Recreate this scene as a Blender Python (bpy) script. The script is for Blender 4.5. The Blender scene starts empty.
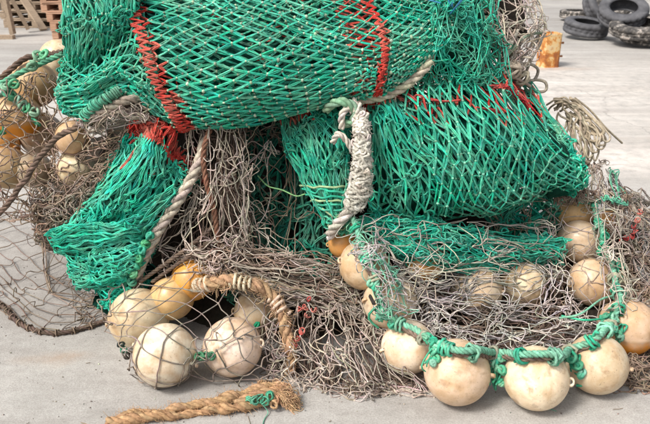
import bpy, math, random
import numpy as np
from mathutils import Vector, Matrix
RNG = np.random.default_rng(7)
random.seed(7)
R_ = math.radians
scene = bpy.context.scene
# ------------------------------------------------------------------ camera, sky, sun
CAM_H, PITCH, FPX, CX, CY = 1.5, R_(21.7), 697.0, 325.0, 212.0
cam_d = bpy.data.cameras.new('camera'); cam = bpy.data.objects.new('camera', cam_d)
scene.collection.objects.link(cam); scene.camera = cam
cam.location = (0, 0, CAM_H); cam.rotation_euler = (R_(90) - PITCH, 0, 0)
cam_d.sensor_width = 36; cam_d.lens = 36 * FPX / 650; cam_d.clip_end = 500; cam_d.clip_start = .05
cam_d.dof.use_dof = True; cam_d.dof.focus_distance = 2.75; cam_d.dof.aperture_fstop = 6.3
SUN_EL, SUN_AZ = R_(52), R_(-128)
w = bpy.data.worlds.new('World'); scene.world = w; w.use_nodes = True
nt = w.node_tree; bg = nt.nodes['Background']; sky = nt.nodes.new('ShaderNodeTexSky')
sky.sky_type = 'NISHITA'; sky.sun_disc = False; sky.sun_elevation = SUN_EL; sky.sun_rotation = SUN_AZ
sky.air_density = 1.0; sky.dust_density = 5.0; sky.ozone_density = .6
hs = nt.nodes.new('ShaderNodeHueSaturation'); hs.inputs['Saturation'].default_value = .35
nt.links.new(sky.outputs[0], hs.inputs['Color']); nt.links.new(hs.outputs[0], bg.inputs[0]); bg.inputs[1].default_value = .13
sd = bpy.data.lights.new('sun', 'SUN'); sun = bpy.data.objects.new('sun', sd); scene.collection.objects.link(sun)
sd.energy = 2.1; sd.angle = R_(14); sd.color = (1, .95, .88)
_sv = Vector((math.cos(SUN_EL) * math.sin(SUN_AZ), math.cos(SUN_EL) * math.cos(SUN_AZ), math.sin(SUN_EL)))
sun.rotation_euler = _sv.to_track_quat('Z', 'Y').to_euler()
scene.view_settings.view_transform = 'Standard'; scene.view_settings.look = 'None'
scene.view_settings.gamma = 1; scene.view_settings.use_curve_mapping = False
scene.view_settings.exposure = .55

# ------------------------------------------------------------------ helpers
COL = scene.collection
def tagp(o, label=None, cat=None, group=None, kind=None):
    if label: o['label'] = label
    if cat: o['category'] = cat
    if group: o['group'] = group
    if kind: o['kind'] = kind
    return o
def thing(name, label, cat, loc=(0, 0, 0), group=None):
    o = bpy.data.objects.new(name, None); COL.objects.link(o); o.location = loc; o.empty_display_size = .05
    return tagp(o, label, cat, group)
def link(name, me, parent=None):
    o = bpy.data.objects.new(name, me); COL.objects.link(o)
    if parent is not None:
        o.parent = parent; o.location = [-a for a in parent.location] if me.get('world') else (0, 0, 0)
    return o
def ray(px, py):
    px = np.asarray(px, float); py = np.asarray(py, float)
    x = (px - CX) / FPX; y = -(py - CY) / FPX
    c, s = math.cos(PITCH), math.sin(PITCH)
    return np.stack([x, c + y * s, -s + y * c], -1)
def P(px, py, Y):
    r = ray(px, py); return np.array([0, 0, CAM_H]) + r * (np.asarray(Y, float) / r[..., 1])[..., None]
def G(px, py, z=0.):
    r = ray(px, py); return np.array([0, 0, CAM_H]) + r * ((z - CAM_H) / r[..., 2])[..., None]
def depth(p): return p[1] * math.cos(PITCH) + (CAM_H - p[2]) * math.sin(PITCH)
def fn(p, scale, seed, comps=3, n=10):
    """smooth random vector field: sum of sines, about -1..1"""
    r = np.random.default_rng(seed)
    k = r.normal(size=(n, 3)); k /= np.linalg.norm(k, axis=1)[:, None]
    k *= (2 * math.pi / scale) * r.uniform(.6, 1.5, n)[:, None]
    ph = p @ k.T
    return np.stack([(np.sin(ph + r.uniform(0, 6.28, n)) * r.uniform(.5, 1, n)).sum(1) for _ in range(comps)], -1) / math.sqrt(n) * 1.3
def crw(n, t):
    """Catmull-Rom weight matrix for n controls at parameters t in 0..1"""
    t = np.asarray(t, float); x = t * (n - 1); i = np.clip(np.floor(x).astype(int), 0, n - 2); f = x - i
    W = np.zeros((len(t), n + 2)); a = np.arange(len(t))
    W[a, i] += -.5 * f + f**2 - .5 * f**3; W[a, i + 1] += 1 - 2.5 * f**2 + 1.5 * f**3
    W[a, i + 2] += .5 * f + 2 * f**2 - 1.5 * f**3; W[a, i + 3] += -.5 * f**2 + .5 * f**3
    M = W[:, 1:-1].copy()
    M[:, 0] += 2 * W[:, 0]; M[:, 1] -= W[:, 0]; M[:, -1] += 2 * W[:, -1]; M[:, -2] -= W[:, -1]
    return M
def curve(pts, n): return crw(len(pts), np.linspace(0, 1, n)) @ np.asarray(pts, float)
def even(pts, step):
    c = curve(pts, 40 * len(pts)); d = np.r_[0, np.cumsum(np.linalg.norm(np.diff(c, axis=0), axis=1))]
    n = max(4, int(d[-1] / step) + 1); s = np.linspace(0, d[-1], n)
    return np.stack([np.interp(s, d, c[:, k]) for k in range(3)], -1)
def unit(v): return v / (np.linalg.norm(v, axis=-1, keepdims=True) + 1e-12)
class Patch:
    def __init__(self, rows, curl='', cd=.10, ci=.14):
        c = np.array([[P(*q) for q in r] for r in rows])
        def beyond(e, inner):   # the net turns under at this edge
            return e + (inner - e) * ci + np.array([0, cd, 0])
        if 'l' in curl: c = np.concatenate([beyond(c[:, :1], c[:, c.shape[1] // 2:c.shape[1] // 2 + 1]), c], 1)
        if 'r' in curl: c = np.concatenate([c, beyond(c[:, -1:], c[:, c.shape[1] // 2:c.shape[1] // 2 + 1])], 1)
        if 't' in curl: c = np.concatenate([beyond(c[:1], c[c.shape[0] // 2:c.shape[0] // 2 + 1]), c], 0)
        if 'b' in curl: c = np.concatenate([c, beyond(c[-1:], c[c.shape[0] // 2:c.shape[0] // 2 + 1])], 0)
        self.c = c
        self.sg = 1.
        p, n = self.SN(np.linspace(.1, .9, 9), np.linspace(.1, .9, 9))
        self.sg = np.sign((n * (np.array([0, 0, CAM_H]) - p)).sum())
    def S(self, u, v):
        return np.einsum('nr,nc,rcd->nd', crw(self.c.shape[0], v), crw(self.c.shape[1], u), self.c)
    def SN(self, u, v):
        u = np.asarray(u, float); v = np.asarray(v, float); e = .01
        p = self.S(u, v); n = np.cross(self.S(u + e, v) - self.S(u - e, v), self.S(u, v + e) - self.S(u, v - e))
        return p, unit(n) * self.sg

# ---- mesh from arrays
def mesh_arrays(name, V, F, cols=None, mat=None, smooth=True, world=True):
    me = bpy.data.meshes.new(name); me.vertices.add(len(V)); me.vertices.foreach_set('co', V.astype(np.float32).ravel())
    k = F.shape[1]; me.loops.add(F.size); me.loops.foreach_set('vertex_index', F.astype(np.int32).ravel())
    me.polygons.add(len(F)); me.polygons.foreach_set('loop_start', np.arange(0, F.size, k, dtype=np.int32))
    me.polygons.foreach_set('loop_total', np.full(len(F), k, np.int32))
    me.update(calc_edges=True)
    me.polygons.foreach_set('use_smooth', np.full(len(F), smooth))
    if cols is not None:
        a = me.color_attributes.new('col', 'FLOAT_COLOR', 'POINT')
        a.data.foreach_set('color', np.c_[cols, np.ones(len(cols))].astype(np.float32).ravel())
    if mat: me.materials.append(mat)
    if world: me['world'] = 1
    me.validate()
    return me
ICO_T = (1 + 5**.5) / 2
ICO = unit(np.array([(-1, ICO_T, 0), (1, ICO_T, 0), (-1, -ICO_T, 0), (1, -ICO_T, 0), (0, -1, ICO_T), (0, 1, ICO_T), (0, -1, -ICO_T), (0, 1, -ICO_T), (ICO_T, 0, -1), (ICO_T, 0, 1), (-ICO_T, 0, -1), (-ICO_T, 0, 1)], float))
ICOF = np.array([(0, 11, 5), (0, 5, 1), (0, 1, 7), (0, 7, 10), (0, 10, 11), (1, 5, 9), (5, 11, 4), (11, 10, 2), (10, 7, 6), (7, 1, 8), (3, 9, 4), (3, 4, 2), (3, 2, 6), (3, 6, 8), (3, 8, 9), (4, 9, 5), (2, 4, 11), (6, 2, 10), (8, 6, 7), (9, 8, 1)])
class Tubes:
    def __init__(s): s.V = []; s.F = []; s.C = []; s.n = 0; s.tris = 0
    def add(s, L, r, col, S=4, ref=None, cap=False):
        L = np.asarray(L, float)
        if L.ndim == 2: L = L[None]
        N, K, _ = L.shape
        if N == 0: return
        T = unit(np.gradient(L, axis=1))
        if ref is None:
            ch = unit(L[:, -1] - L[:, 0]); a = np.where(np.abs(ch[:, 2:3]) < .8, np.array([[0, 0, 1.]]), np.array([[1., 0, 0]]))
            ref = np.repeat(a[:, None], K, 1)
        A = unit(np.cross(T, ref)); B = np.cross(T, A)
        r = np.broadcast_to(np.asarray(r, float) if np.ndim(r) else np.float64(r), (N, K)) if np.ndim(r) != 1 else np.repeat(np.asarray(r)[:, None], K, 1)
        th = np.arange(S) * 2 * math.pi / S
        V = L[:, :, None] + r[:, :, None, None] * (A[:, :, None] * np.cos(th)[None, None, :, None] + B[:, :, None] * np.sin(th)[None, None, :, None])
        idx = (np.arange(N)[:, None, None] * K * S + np.arange(K)[None, :, None] * S + np.arange(S)[None, None]) + s.n
        a = idx[:, :-1]; b = idx[:, 1:]
        F = np.stack([a, np.roll(a, -1, 2), np.roll(b, -1, 2), b], -1).reshape(-1, 4)
        col = np.broadcast_to(np.asarray(col, float), (N, 3)) if np.ndim(col) < 3 else col
        C = np.repeat(col[:, None], K * S, 1).reshape(-1, 3) if np.ndim(col) < 3 else np.repeat(col, S, 1).reshape(-1, 3)
        s.V.append(V.reshape(-1, 3)); s.F.append(F); s.C.append(C); s.n += N * K * S; s.tris += 2 * len(F)
    def blobs(s, p, r, col, squash=.75, seed=3):
        g = np.random.default_rng(seed); N = len(p)
        if N == 0: return
        r = np.broadcast_to(r, (N,))
        sc = g.uniform(squash, 1.25, (N, 1, 3)); V = p[:, None] + ICO[None] * sc * r[:, None, None] * g.uniform(.85, 1.15, (N, 12, 1))
        F = (ICOF[None] + (np.arange(N) * 12)[:, None, None] + s.n).reshape(-1, 3)
        F = np.c_[F, F[:, 2]]   # as degenerate quads would be unclean: split below
        s.V.append(V.reshape(-1, 3)); s.T = getattr(s, 'T', []); s.T.append(F[:, :3])
        s.C.append(np.repeat(np.broadcast_to(col, (N, 3))[:, None], 12, 1).reshape(-1, 3)); s.n += N * 12; s.tris += len(F)
    def build(s, name, mat, parent=None):
        V = np.concatenate(s.V); C = np.concatenate(s.C)
        F = [np.concatenate([f[:, [0, 1, 2]], f[:, [0, 2, 3]]]) for f in s.F] + getattr(s, 'T', [])
        me = mesh_arrays(name, V, np.concatenate(F), C, mat)
        global TRIS; TRIS += len(me.polygons)
        return link(name, me, parent)
TRIS = 0

# ---- materials
def mat_new(name):
    m = bpy.data.materials.new(name); m.use_nodes = True; t = m.node_tree
    return m, t, t.nodes['Principled BSDF']
def N(t, typ, **kw):
    n = t.nodes.new(typ)
    for k, v in kw.items():
        if k in n.inputs: n.inputs[k].default_value = v
        else: setattr(n, k, v)
    return n
def ramp(t, src, stops):
    n = t.nodes.new('ShaderNodeValToRGB'); t.links.new(src, n.inputs[0]); e = n.color_ramp.elements
    while len(e) < len(stops): e.new(.5)
    for q, (p, c) in zip(e, stops): q.position = p; q.color = (*c, 1) if len(c) == 3 else c
    return n
def mix(t, f, a, b, mode='MIX'):
    n = t.nodes.new('ShaderNodeMix'); n.data_type = 'RGBA'; n.blend_type = mode
    for i, s in ((0, f), (6, a), (7, b)):
        if hasattr(s, 'links'): t.links.new(s, n.inputs[i])
        else: n.inputs[i].default_value = s if i == 0 else (*s, 1)
    return n.outputs[2]
def twine_mat(name, dirt=(.30, .26, .20), amt=.3, rough=.6, bump=.25, bscale=500, spec=.35, trans=0):
    m, t, b = mat_new(name); L = t.links
    at = N(t, 'ShaderNodeAttribute', attribute_name='col'); tc = N(t, 'ShaderNodeTexCoord')
    n1 = N(t, 'ShaderNodeTexNoise', Scale=9., Detail=6., Roughness=.65); L.new(tc.outputs['Object'], n1.inputs['Vector'])
    n2 = N(t, 'ShaderNodeTexNoise', Scale=70., Detail=3.); L.new(tc.outputs['Object'], n2.inputs['Vector'])
    f = ramp(t, n1.outputs[0], [(.42, (0, 0, 0)), (.72, (amt, amt, amt))])
    c = mix(t, f.outputs[0], at.outputs['Color'], dirt)
    n4 = N(t, 'ShaderNodeTexNoise', Scale=4.5, Detail=4.); L.new(tc.outputs['Object'], n4.inputs['Vector'])
    c = mix(t, 1., c, ramp(t, n4.outputs[0], [(.35, (.72, .74, .72)), (.65, (1.12, 1.1, 1.08))]).outputs[0], 'MULTIPLY')
    f2 = ramp(t, n2.outputs[0], [(.3, (.68, .68, .68)), (.7, (1.25, 1.25, 1.25))])
    c = mix(t, 1., c, f2.outputs[0], 'MULTIPLY')
    L.new(c, b.inputs['Base Color']); b.inputs['Roughness'].default_value = rough; b.inputs['Specular IOR Level'].default_value = spec
    n3 = N(t, 'ShaderNodeTexNoise', Scale=float(bscale), Detail=2.); L.new(tc.outputs['Object'], n3.inputs['Vector'])
    bp = N(t, 'ShaderNodeBump', Strength=bump, Distance=.002); L.new(n3.outputs[0], bp.inputs['Height']); L.new(bp.outputs[0], b.inputs['Normal'])
    return m
M_GREEN = twine_mat('green polyethylene twine', (.30, .38, .27), .42, .58, .6, 900, spec=.35)
M_BROWN = twine_mat('weathered nylon twine', (.17, .13, .10), .45, .75, .35, spec=.2)
M_ROPE = twine_mat('laid fibre rope', (.16, .12, .08), .45, .85, .6, 700, spec=.15)
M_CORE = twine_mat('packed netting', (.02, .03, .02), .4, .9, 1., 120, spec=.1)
GREEN = np.array([.003, .46, .305]); RED = np.array([.58, .026, .018]); BEIGE = np.array([.42, .40, .30])
BROWN = np.array([.26, .190, .145]); GREY = np.array([.44, .375, .325]); WHITE = np.array([.60, .54, .46]); LILAC = np.array([.46, .42, .415])
DKBR = np.array([.12, .085, .068])
def jit(c, n, a=.18, hue=.05, seed=0):
    g = np.random.default_rng(seed); return np.clip(np.asarray(c)[None] * np.exp(g.normal(0, a, (n, 1))) * np.exp(g.normal(0, hue, (n, 3))), 0, 1)

# ------------------------------------------------------------------ ground
def ground():
    m, t, b = mat_new('worn concrete'); L = t.links
    tc = N(t, 'ShaderNodeTexCoord').outputs['Object']
    def noise(s, d=6., r=.6, dist=0.):
        n = N(t, 'ShaderNodeTexNoise', Scale=float(s), Detail=d, Roughness=r, Distortion=dist); L.new(tc, n.inputs['Vector']); return n.outputs[0]
    c = ramp(t, noise(.55, 8, .6, .3), [(.30, (.31, .298, .284)), (.50, (.39, .376, .358)), (.68, (.47, .45, .425))]).outputs[0]
    c = mix(t, ramp(t, noise(2.3, 7, .65, .4), [(.50, (0, 0, 0)), (.75, (.4, .4, .4))]).outputs[0], c, (.30, .275, .25))
    c = mix(t, 1., c, ramp(t, noise(160, 3, .7), [(.28, (.72, .72, .72)), (.6, (1.06, 1.06, 1.06))]).outputs[0], 'MULTIPLY')
    c = mix(t, 1., c, ramp(t, noise(24, 6, .7), [(.3, (.86, .85, .84)), (.65, (1.05, 1.05, 1.05))]).outputs[0], 'MULTIPLY')
    vo = N(t, 'ShaderNodeTexVoronoi', Scale=95.); L.new(tc, vo.inputs['Vector'])
    sp = ramp(t, vo.outputs['Distance'], [(.0, (1, 1, 1)), (.16, (0, 0, 0))]).outputs[0]
    sp2 = mix(t, 1., sp, ramp(t, noise(30, 2), [(.5, (0, 0, 0)), (.62, (.6, .6, .6))]).outputs[0], 'MULTIPLY')
    c = mix(t, sp2, c, (.66, .64, .60))
    # rust / oil stains of their own shape
    def stain(x, y, rx, ry, rot, col, amt):
        nonlocal c
        mp = N(t, 'ShaderNodeMapping', vector_type='TEXTURE'); mp.inputs['Location'].default_value = (x, y, 0); mp.inputs['Scale'].default_value = (rx, ry, 1); mp.inputs['Rotation'].default_value = (0, 0, rot)
        nz = N(t, 'ShaderNodeTexNoise', Scale=3., Detail=6.); L.new(tc, nz.inputs['Vector'])
        ad = N(t, 'ShaderNodeVectorMath', operation='MULTIPLY_ADD'); L.new(nz.outputs['Color'], ad.inputs[0]); ad.inputs[1].default_value = (.3, .3, 0); 
        sb = N(t, 'ShaderNodeVectorMath', operation='SUBTRACT'); L.new(tc, sb.inputs[0]); sb.inputs[1].default_value = (.15, .15, 0)
        L.new(sb.outputs[0], ad.inputs[2]); L.new(ad.outputs[0], mp.inputs['Vector'])
        ln = N(t, 'ShaderNodeVectorMath', operation='LENGTH'); L.new(mp.outputs[0], ln.inputs[0])
        f = ramp(t, ln.outputs['Value'], [(.1, (amt,) * 3), (1., (0, 0, 0))]).outputs[0]
        f = mix(t, 1., f, ramp(t, noise(9, 5, .7), [(.35, (.2, .2, .2)), (.6, (1, 1, 1))]).outputs[0], 'MULTIPLY')
        c = mix(t, f, c, col)
    q = G(52, 362); stain(q[0], q[1], .20, .07, .15, (.40, .27, .17), .45)
    q = G(540, 69); stain(q[0], q[1], .9, .16, .05, (.34, .20, .12), .9)
    q = G(430, 100); stain(q[0], q[1] + .5, 5.5, 3.4, 0, (.62, .58, .54), .95)
    q = G(620, 160); stain(q[0], q[1], 1.0, .5, .2, (.72, .66, .61), .8)
    q = G(150, 408); stain(q[0], q[1], .5, .05, .35, (.24, .225, .21), .55)
    q = G(420, 415); stain(q[0], q[1], .28, .09, -.2, (.22, .205, .19), .55)
    q = G(40, 400); stain(q[0], q[1], .16, .12, .2, (.25, .235, .215), .5)
    q = G(620, 110); stain(q[0], q[1], 2.6, .10, .12, (.36, .33, .31), .6)
    q = G(590, 140); stain(q[0], q[1], 2.0, .07, .10, (.40, .35, .31), .5)
    q = G(600, 25); stain(q[0], q[1], 3.5, 2.2, .1, (.27, .26, .25), .75)
    q = G(520, 10); stain(q[0], q[1], 4, 2.0, .1, (.30, .29, .28), .7)
    ve = N(t, 'ShaderNodeTexVoronoi', feature='DISTANCE_TO_EDGE', Scale=.75); nzc = N(t, 'ShaderNodeTexNoise', Scale=6., Detail=6.); L.new(tc, nzc.inputs['Vector'])
    vm_ = N(t, 'ShaderNodeVectorMath', operation='MULTIPLY_ADD'); L.new(nzc.outputs['Color'], vm_.inputs[0]); vm_.inputs[1].default_value = (.16, .16, 0); L.new(tc, vm_.inputs[2]); L.new(vm_.outputs[0], ve.inputs['Vector'])
    cf = mix(t, 1., ramp(t, ve.outputs['Distance'], [(.0, (.8, .8, .8)), (.005, (0, 0, 0))]).outputs[0], ramp(t, noise(.9, 4), [(.48, (0, 0, 0)), (.6, (.7, .7, .7))]).outputs[0], 'MULTIPLY')
    c = mix(t, cf, c, (.14, .13, .12))
    # old scrape marks and construction joints running across
    wv = N(t, 'ShaderNodeTexNoise', Scale=1.4, Detail=8., Roughness=.7)
    mp = N(t, 'ShaderNodeMapping'); mp.inputs['Scale'].default_value = (.22, 2.4, 1); L.new(tc, mp.inputs[0]); L.new(mp.outputs[0], wv.inputs['Vector'])
    c = mix(t, 1., c, ramp(t, wv.outputs[0], [(.35, (.84, .82, .80)), (.6, (1.06, 1.06, 1.05))]).outputs[0], 'MULTIPLY')
    L.new(c, b.inputs['Base Color']); b.inputs['Roughness'].default_value = .85; b.inputs['Specular IOR Level'].default_value = .25
    bp = N(t, 'ShaderNodeBump', Strength=.5, Distance=.004); L.new(noise(110, 6, .75), bp.inputs['Height'])
    bp2 = N(t, 'ShaderNodeBump', Strength=.4, Distance=.01); L.new(noise(9, 5, .6), bp2.inputs['Height']); L.new(bp.outputs[0], bp2.inputs['Normal']); L.new(bp2.outputs[0], b.inputs['Normal'])
    # one sheet to the horizon, recessed joints at the slab edges
    ys = sorted([-60, 0, 1.2, 3, 5, 6.95, 7.0, 7.05, 12.5, 15.48, 15.5, 15.52, 30, 80, 300]); xs = [-300, -60, -12, -3, 0, 3, 12, 60, 300]
    V = []; F = []
    for y in ys:
        for x in xs: V.append((x, y + (0.05 * x if 6 < y < 8 or 15 < y < 16 else 0), -.012 if y in (7.0, 15.5) else 0))
    nx = len(xs)
    for j in range(len(ys) - 1):
        for i in range(nx - 1): a = j * nx + i; F.append((a, a + 1, a + nx + 1, a + nx))
    me = bpy.data.meshes.new('ground'); me.from_pydata(V, [], F); me.materials.append(m)
    o = link('ground', me); o['kind'] = 'structure'
ground()
def grit():
    tb = Tubes(); n = 900; g = np.random.default_rng(5)
    x = g.uniform(-1.6, 1.7, n); y = 1.75 + g.random(n)**1.5 * 2.6; r_ = g.uniform(.0009, .0032, n)
    tb.blobs(np.c_[x, y, r_ * .5], r_, jit(np.array([.30, .27, .24]), n, .45, .08, 3), seed=8)
    for k in range(26):
        p0 = np.array([g.uniform(-1.1, 1.2), g.uniform(1.85, 2.3), .003]); d = g.normal(0, .014, 3) * [1, 1, 0]
        tb.add(np.array([p0, p0 + d, p0 + 2 * d + g.normal(0, .006, 3) * [1, 1, 0]])[None], .0011, jit(((.10, .40, .28), (.30, .24, .18), (.40, .25, .12))[k % 3], 1, .2, .05, k), 4)
    o = tb.build('grit', M_ROPE); tagp(o, 'loose grit and small twine scraps scattered over the concrete', 'grit', kind='stuff')
grit()

# ------------------------------------------------------------------ floats
SPH = []   # colliders (centre, radius)
def float_mat():
    m, t, b = mat_new('aged float plastic'); L = t.links
    oi = N(t, 'ShaderNodeObjectInfo'); tc = N(t, 'ShaderNodeTexCoord').outputs['Object']
    ad = N(t, 'ShaderNodeVectorMath', operation='MULTIPLY_ADD'); cb = N(t, 'ShaderNodeCombineXYZ')
    for i in range(3): L.new(oi.outputs['Random'], cb.inputs[i])
    L.new(cb.outputs[0], ad.inputs[0]); ad.inputs[1].default_value = (37, 91, 53); L.new(tc, ad.inputs[2]); v = ad.outputs[0]
    def noise(s, d=6., r=.6, dist=0.):
        n = N(t, 'ShaderNodeTexNoise', Scale=float(s), Detail=float(d), Roughness=r, Distortion=dist); L.new(v, n.inputs['Vector']); return n.outputs[0]
    base = oi.outputs['Color']
    c = mix(t, ramp(t, noise(1.5, 4, .55, .5), [(.42, (0, 0, 0)), (.68, (.55, .55, .55))]).outputs[0], base, (.50, .30, .13))
    c = mix(t, 1., c, ramp(t, noise(2.4, 5, .55), [(.3, (.84, .80, .74)), (.62, (1.05, 1.04, 1.03))]).outputs[0], 'MULTIPLY')
    c = mix(t, ramp(t, noise(2.3, 6, .55, .2), [(.56, (0, 0, 0)), (.74, (.7, .7, .7))]).outputs[0], c, (.25, .14, .07))
    c = mix(t, ramp(t, noise(1.1, 7, .65, .6), [(.45, (0, 0, 0)), (.70, (.7, .7, .7))]).outputs[0], c, (.46, .28, .13))
    c = mix(t, ramp(t, noise(13, 4, .6), [(.62, (0, 0, 0)), (.70, (.65, .65, .65))]).outputs[0], c, (.18, .11, .07))
    sx = N(t, 'ShaderNodeSeparateXYZ'); L.new(tc, sx.inputs[0]); aa = N(t, 'ShaderNodeAttribute', attribute_type='OBJECT', attribute_name='amber')
    zn = N(t, 'ShaderNodeMath', operation='MULTIPLY_ADD'); L.new(noise(2.5, 4), zn.inputs[0]); zn.inputs[1].default_value = .7; L.new(sx.outputs[2], zn.inputs[2])
    am = ramp(t, zn.outputs[0], [(.0, (1, 1, 1)), (.35, (0, 0, 0))]); mm = N(t, 'ShaderNodeMath', operation='MULTIPLY'); L.new(am.outputs[0], mm.inputs[0]); L.new(aa.outputs['Fac'], mm.inputs[1])
    c = mix(t, mm.outputs[0], c, (.80, .30, .03))
    # scratches
    mp = N(t, 'ShaderNodeMapping'); mp.inputs['Scale'].default_value = (3, 26, 9); mp.inputs['Rotation'].default_value = (.5, .3, .9); L.new(v, mp.inputs[0])
    sc = N(t, 'ShaderNodeTexNoise', Scale=1., Detail=4., Roughness=.7); L.new(mp.outputs[0], sc.inputs['Vector'])
    c = mix(t, ramp(t, sc.outputs[0], [(.62, (0, 0, 0)), (.74, (.35, .35, .35))]).outputs[0], c, (.30, .22, .15))
    L.new(c, b.inputs['Base Color'])
    rg = ramp(t, noise(3, 5), [(.3, (.26,) * 3), (.7, (.5,) * 3)]); L.new(rg.outputs[0], b.inputs['Roughness'])
    b.inputs['Subsurface Weight'].default_value = .15; b.inputs['Subsurface Radius'].default_value = (.03, .015, .006); b.inputs['Subsurface Scale'].default_value = .5
    b.inputs['Specular IOR Level'].default_value = .4
    bp = N(t, 'ShaderNodeBump', Strength=.12, Distance=.003); L.new(noise(7, 5, .6), bp.inputs['Height']); L.new(bp.outputs[0], b.inputs['Normal'])
    return m
M_FLOAT = float_mat()
def shell_mesh():
    n, k = 72, 48; V = [(0, 0, 1)]; F = []
    for i in range(1, k):
        th = math.pi * i / k; r = 1 + .014 * math.exp(-((th - math.pi / 2) / .03)**2) + .012 * math.exp(-((math.sin(th)) / .12)**2)
        for j in range(n):
            ph = 2 * math.pi * j / n; V.append((r * math.sin(th) * math.cos(ph), r * math.sin(th) * math.sin(ph), r * math.cos(th)))
    V.append((0, 0, -1)); e = len(V) - 1
    for j in range(n): F.append((0, 1 + j, 1 + (j + 1) % n)); F.append((e, e - n + (j + 1) % n, e - n + j))
    for i in range(k - 2):
        for j in range(n): a = 1 + i * n + j; b_ = 1 + i * n + (j + 1) % n; F.append((a, a + n, b_ + n, b_))
    me = bpy.data.meshes.new('shell'); me.from_pydata(V, [], F); me.polygons.foreach_set('use_smooth', [True] * len(F)); me.materials.append(M_FLOAT); return me
def lug_mesh():
    """eyelet ear on the seam: a rounded plate with a hole"""
    n = 20; V = []; F = []
    for j in range(n):
        a = 2 * math.pi * j / n; c, s = math.cos(a), math.sin(a)
        ro, ri = .125, .06
        for (r, z) in ((ro, .035), (ro * .93, .05), (ri * 1.1, .05), (ri, .035), (ri, -.035), (ri * 1.1, -.05), (ro * .93, -.05), (ro, -.035)):
            V.append((1.03 + r * c * .9, r * s * 1.25, z))
    for j in range(n):
        for q in range(8): a = j * 8 + q; b_ = j * 8 + (q + 1) % 8; c_ = ((j + 1) % n) * 8 + (q + 1) % 8; d = ((j + 1) % n) * 8 + q; F.append((a, b_, c_, d))
    me = bpy.data.meshes.new('lug'); me.from_pydata(V, [], F); me.polygons.foreach_set('use_smooth', [True] * len(F)); me.materials.append(M_FLOAT); return me
ME_SHELL, ME_LUG = shell_mesh(), lug_mesh()
CREAM, TAN, AMBER, PALE, DULL = (.68, .56, .41), (.66, .51, .34), (.62, .31, .07), (.80, .70, .55), (.54, .46, .34)
def add_float(px, py, dia, Y, col, label, group=None, rot=None):
    amber = 'orange underside' in label or 'orange lower half' in label
    """Y None: rests on the ground"""
    if Y is None:
        Rr = .105
        for _ in range(6): c = G(px, py, Rr); Rr = dia / 2 * depth(c) / FPX
    else:
        c = P(px, py, Y); Rr = dia / 2 * depth(c) / FPX
        if c[2] < Rr * .97:
            for _ in range(6): c = G(px, py, Rr); Rr = dia / 2 * depth(c) / FPX
    t = thing('net_float', label, 'float', tuple(c), group)
    t.scale = (Rr,) * 3
    rot = (0, 0, .3) if amber else (random.uniform(0, 6), random.uniform(-.3, .3), random.uniform(-.35, .35))
    t.rotation_euler = rot
    for nm, me, rz in (('shell', ME_SHELL, 0), ('lug', ME_LUG, 0), ('lug', ME_LUG, math.pi)):
        o = link(nm, me, t); o.rotation_euler = (0, 0, rz); o.color = (*[a * random.uniform(.93, 1.05) for a in col], 1); o['amber'] = 1. if amber else 0.
    SPH.append((np.array(c), Rr)); return c, Rr
GL, GR, GB = 'floats under the grey net at the front left', 'floats tied along the ring of green and brown rope', 'floats heaped in netting at the left'
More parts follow.
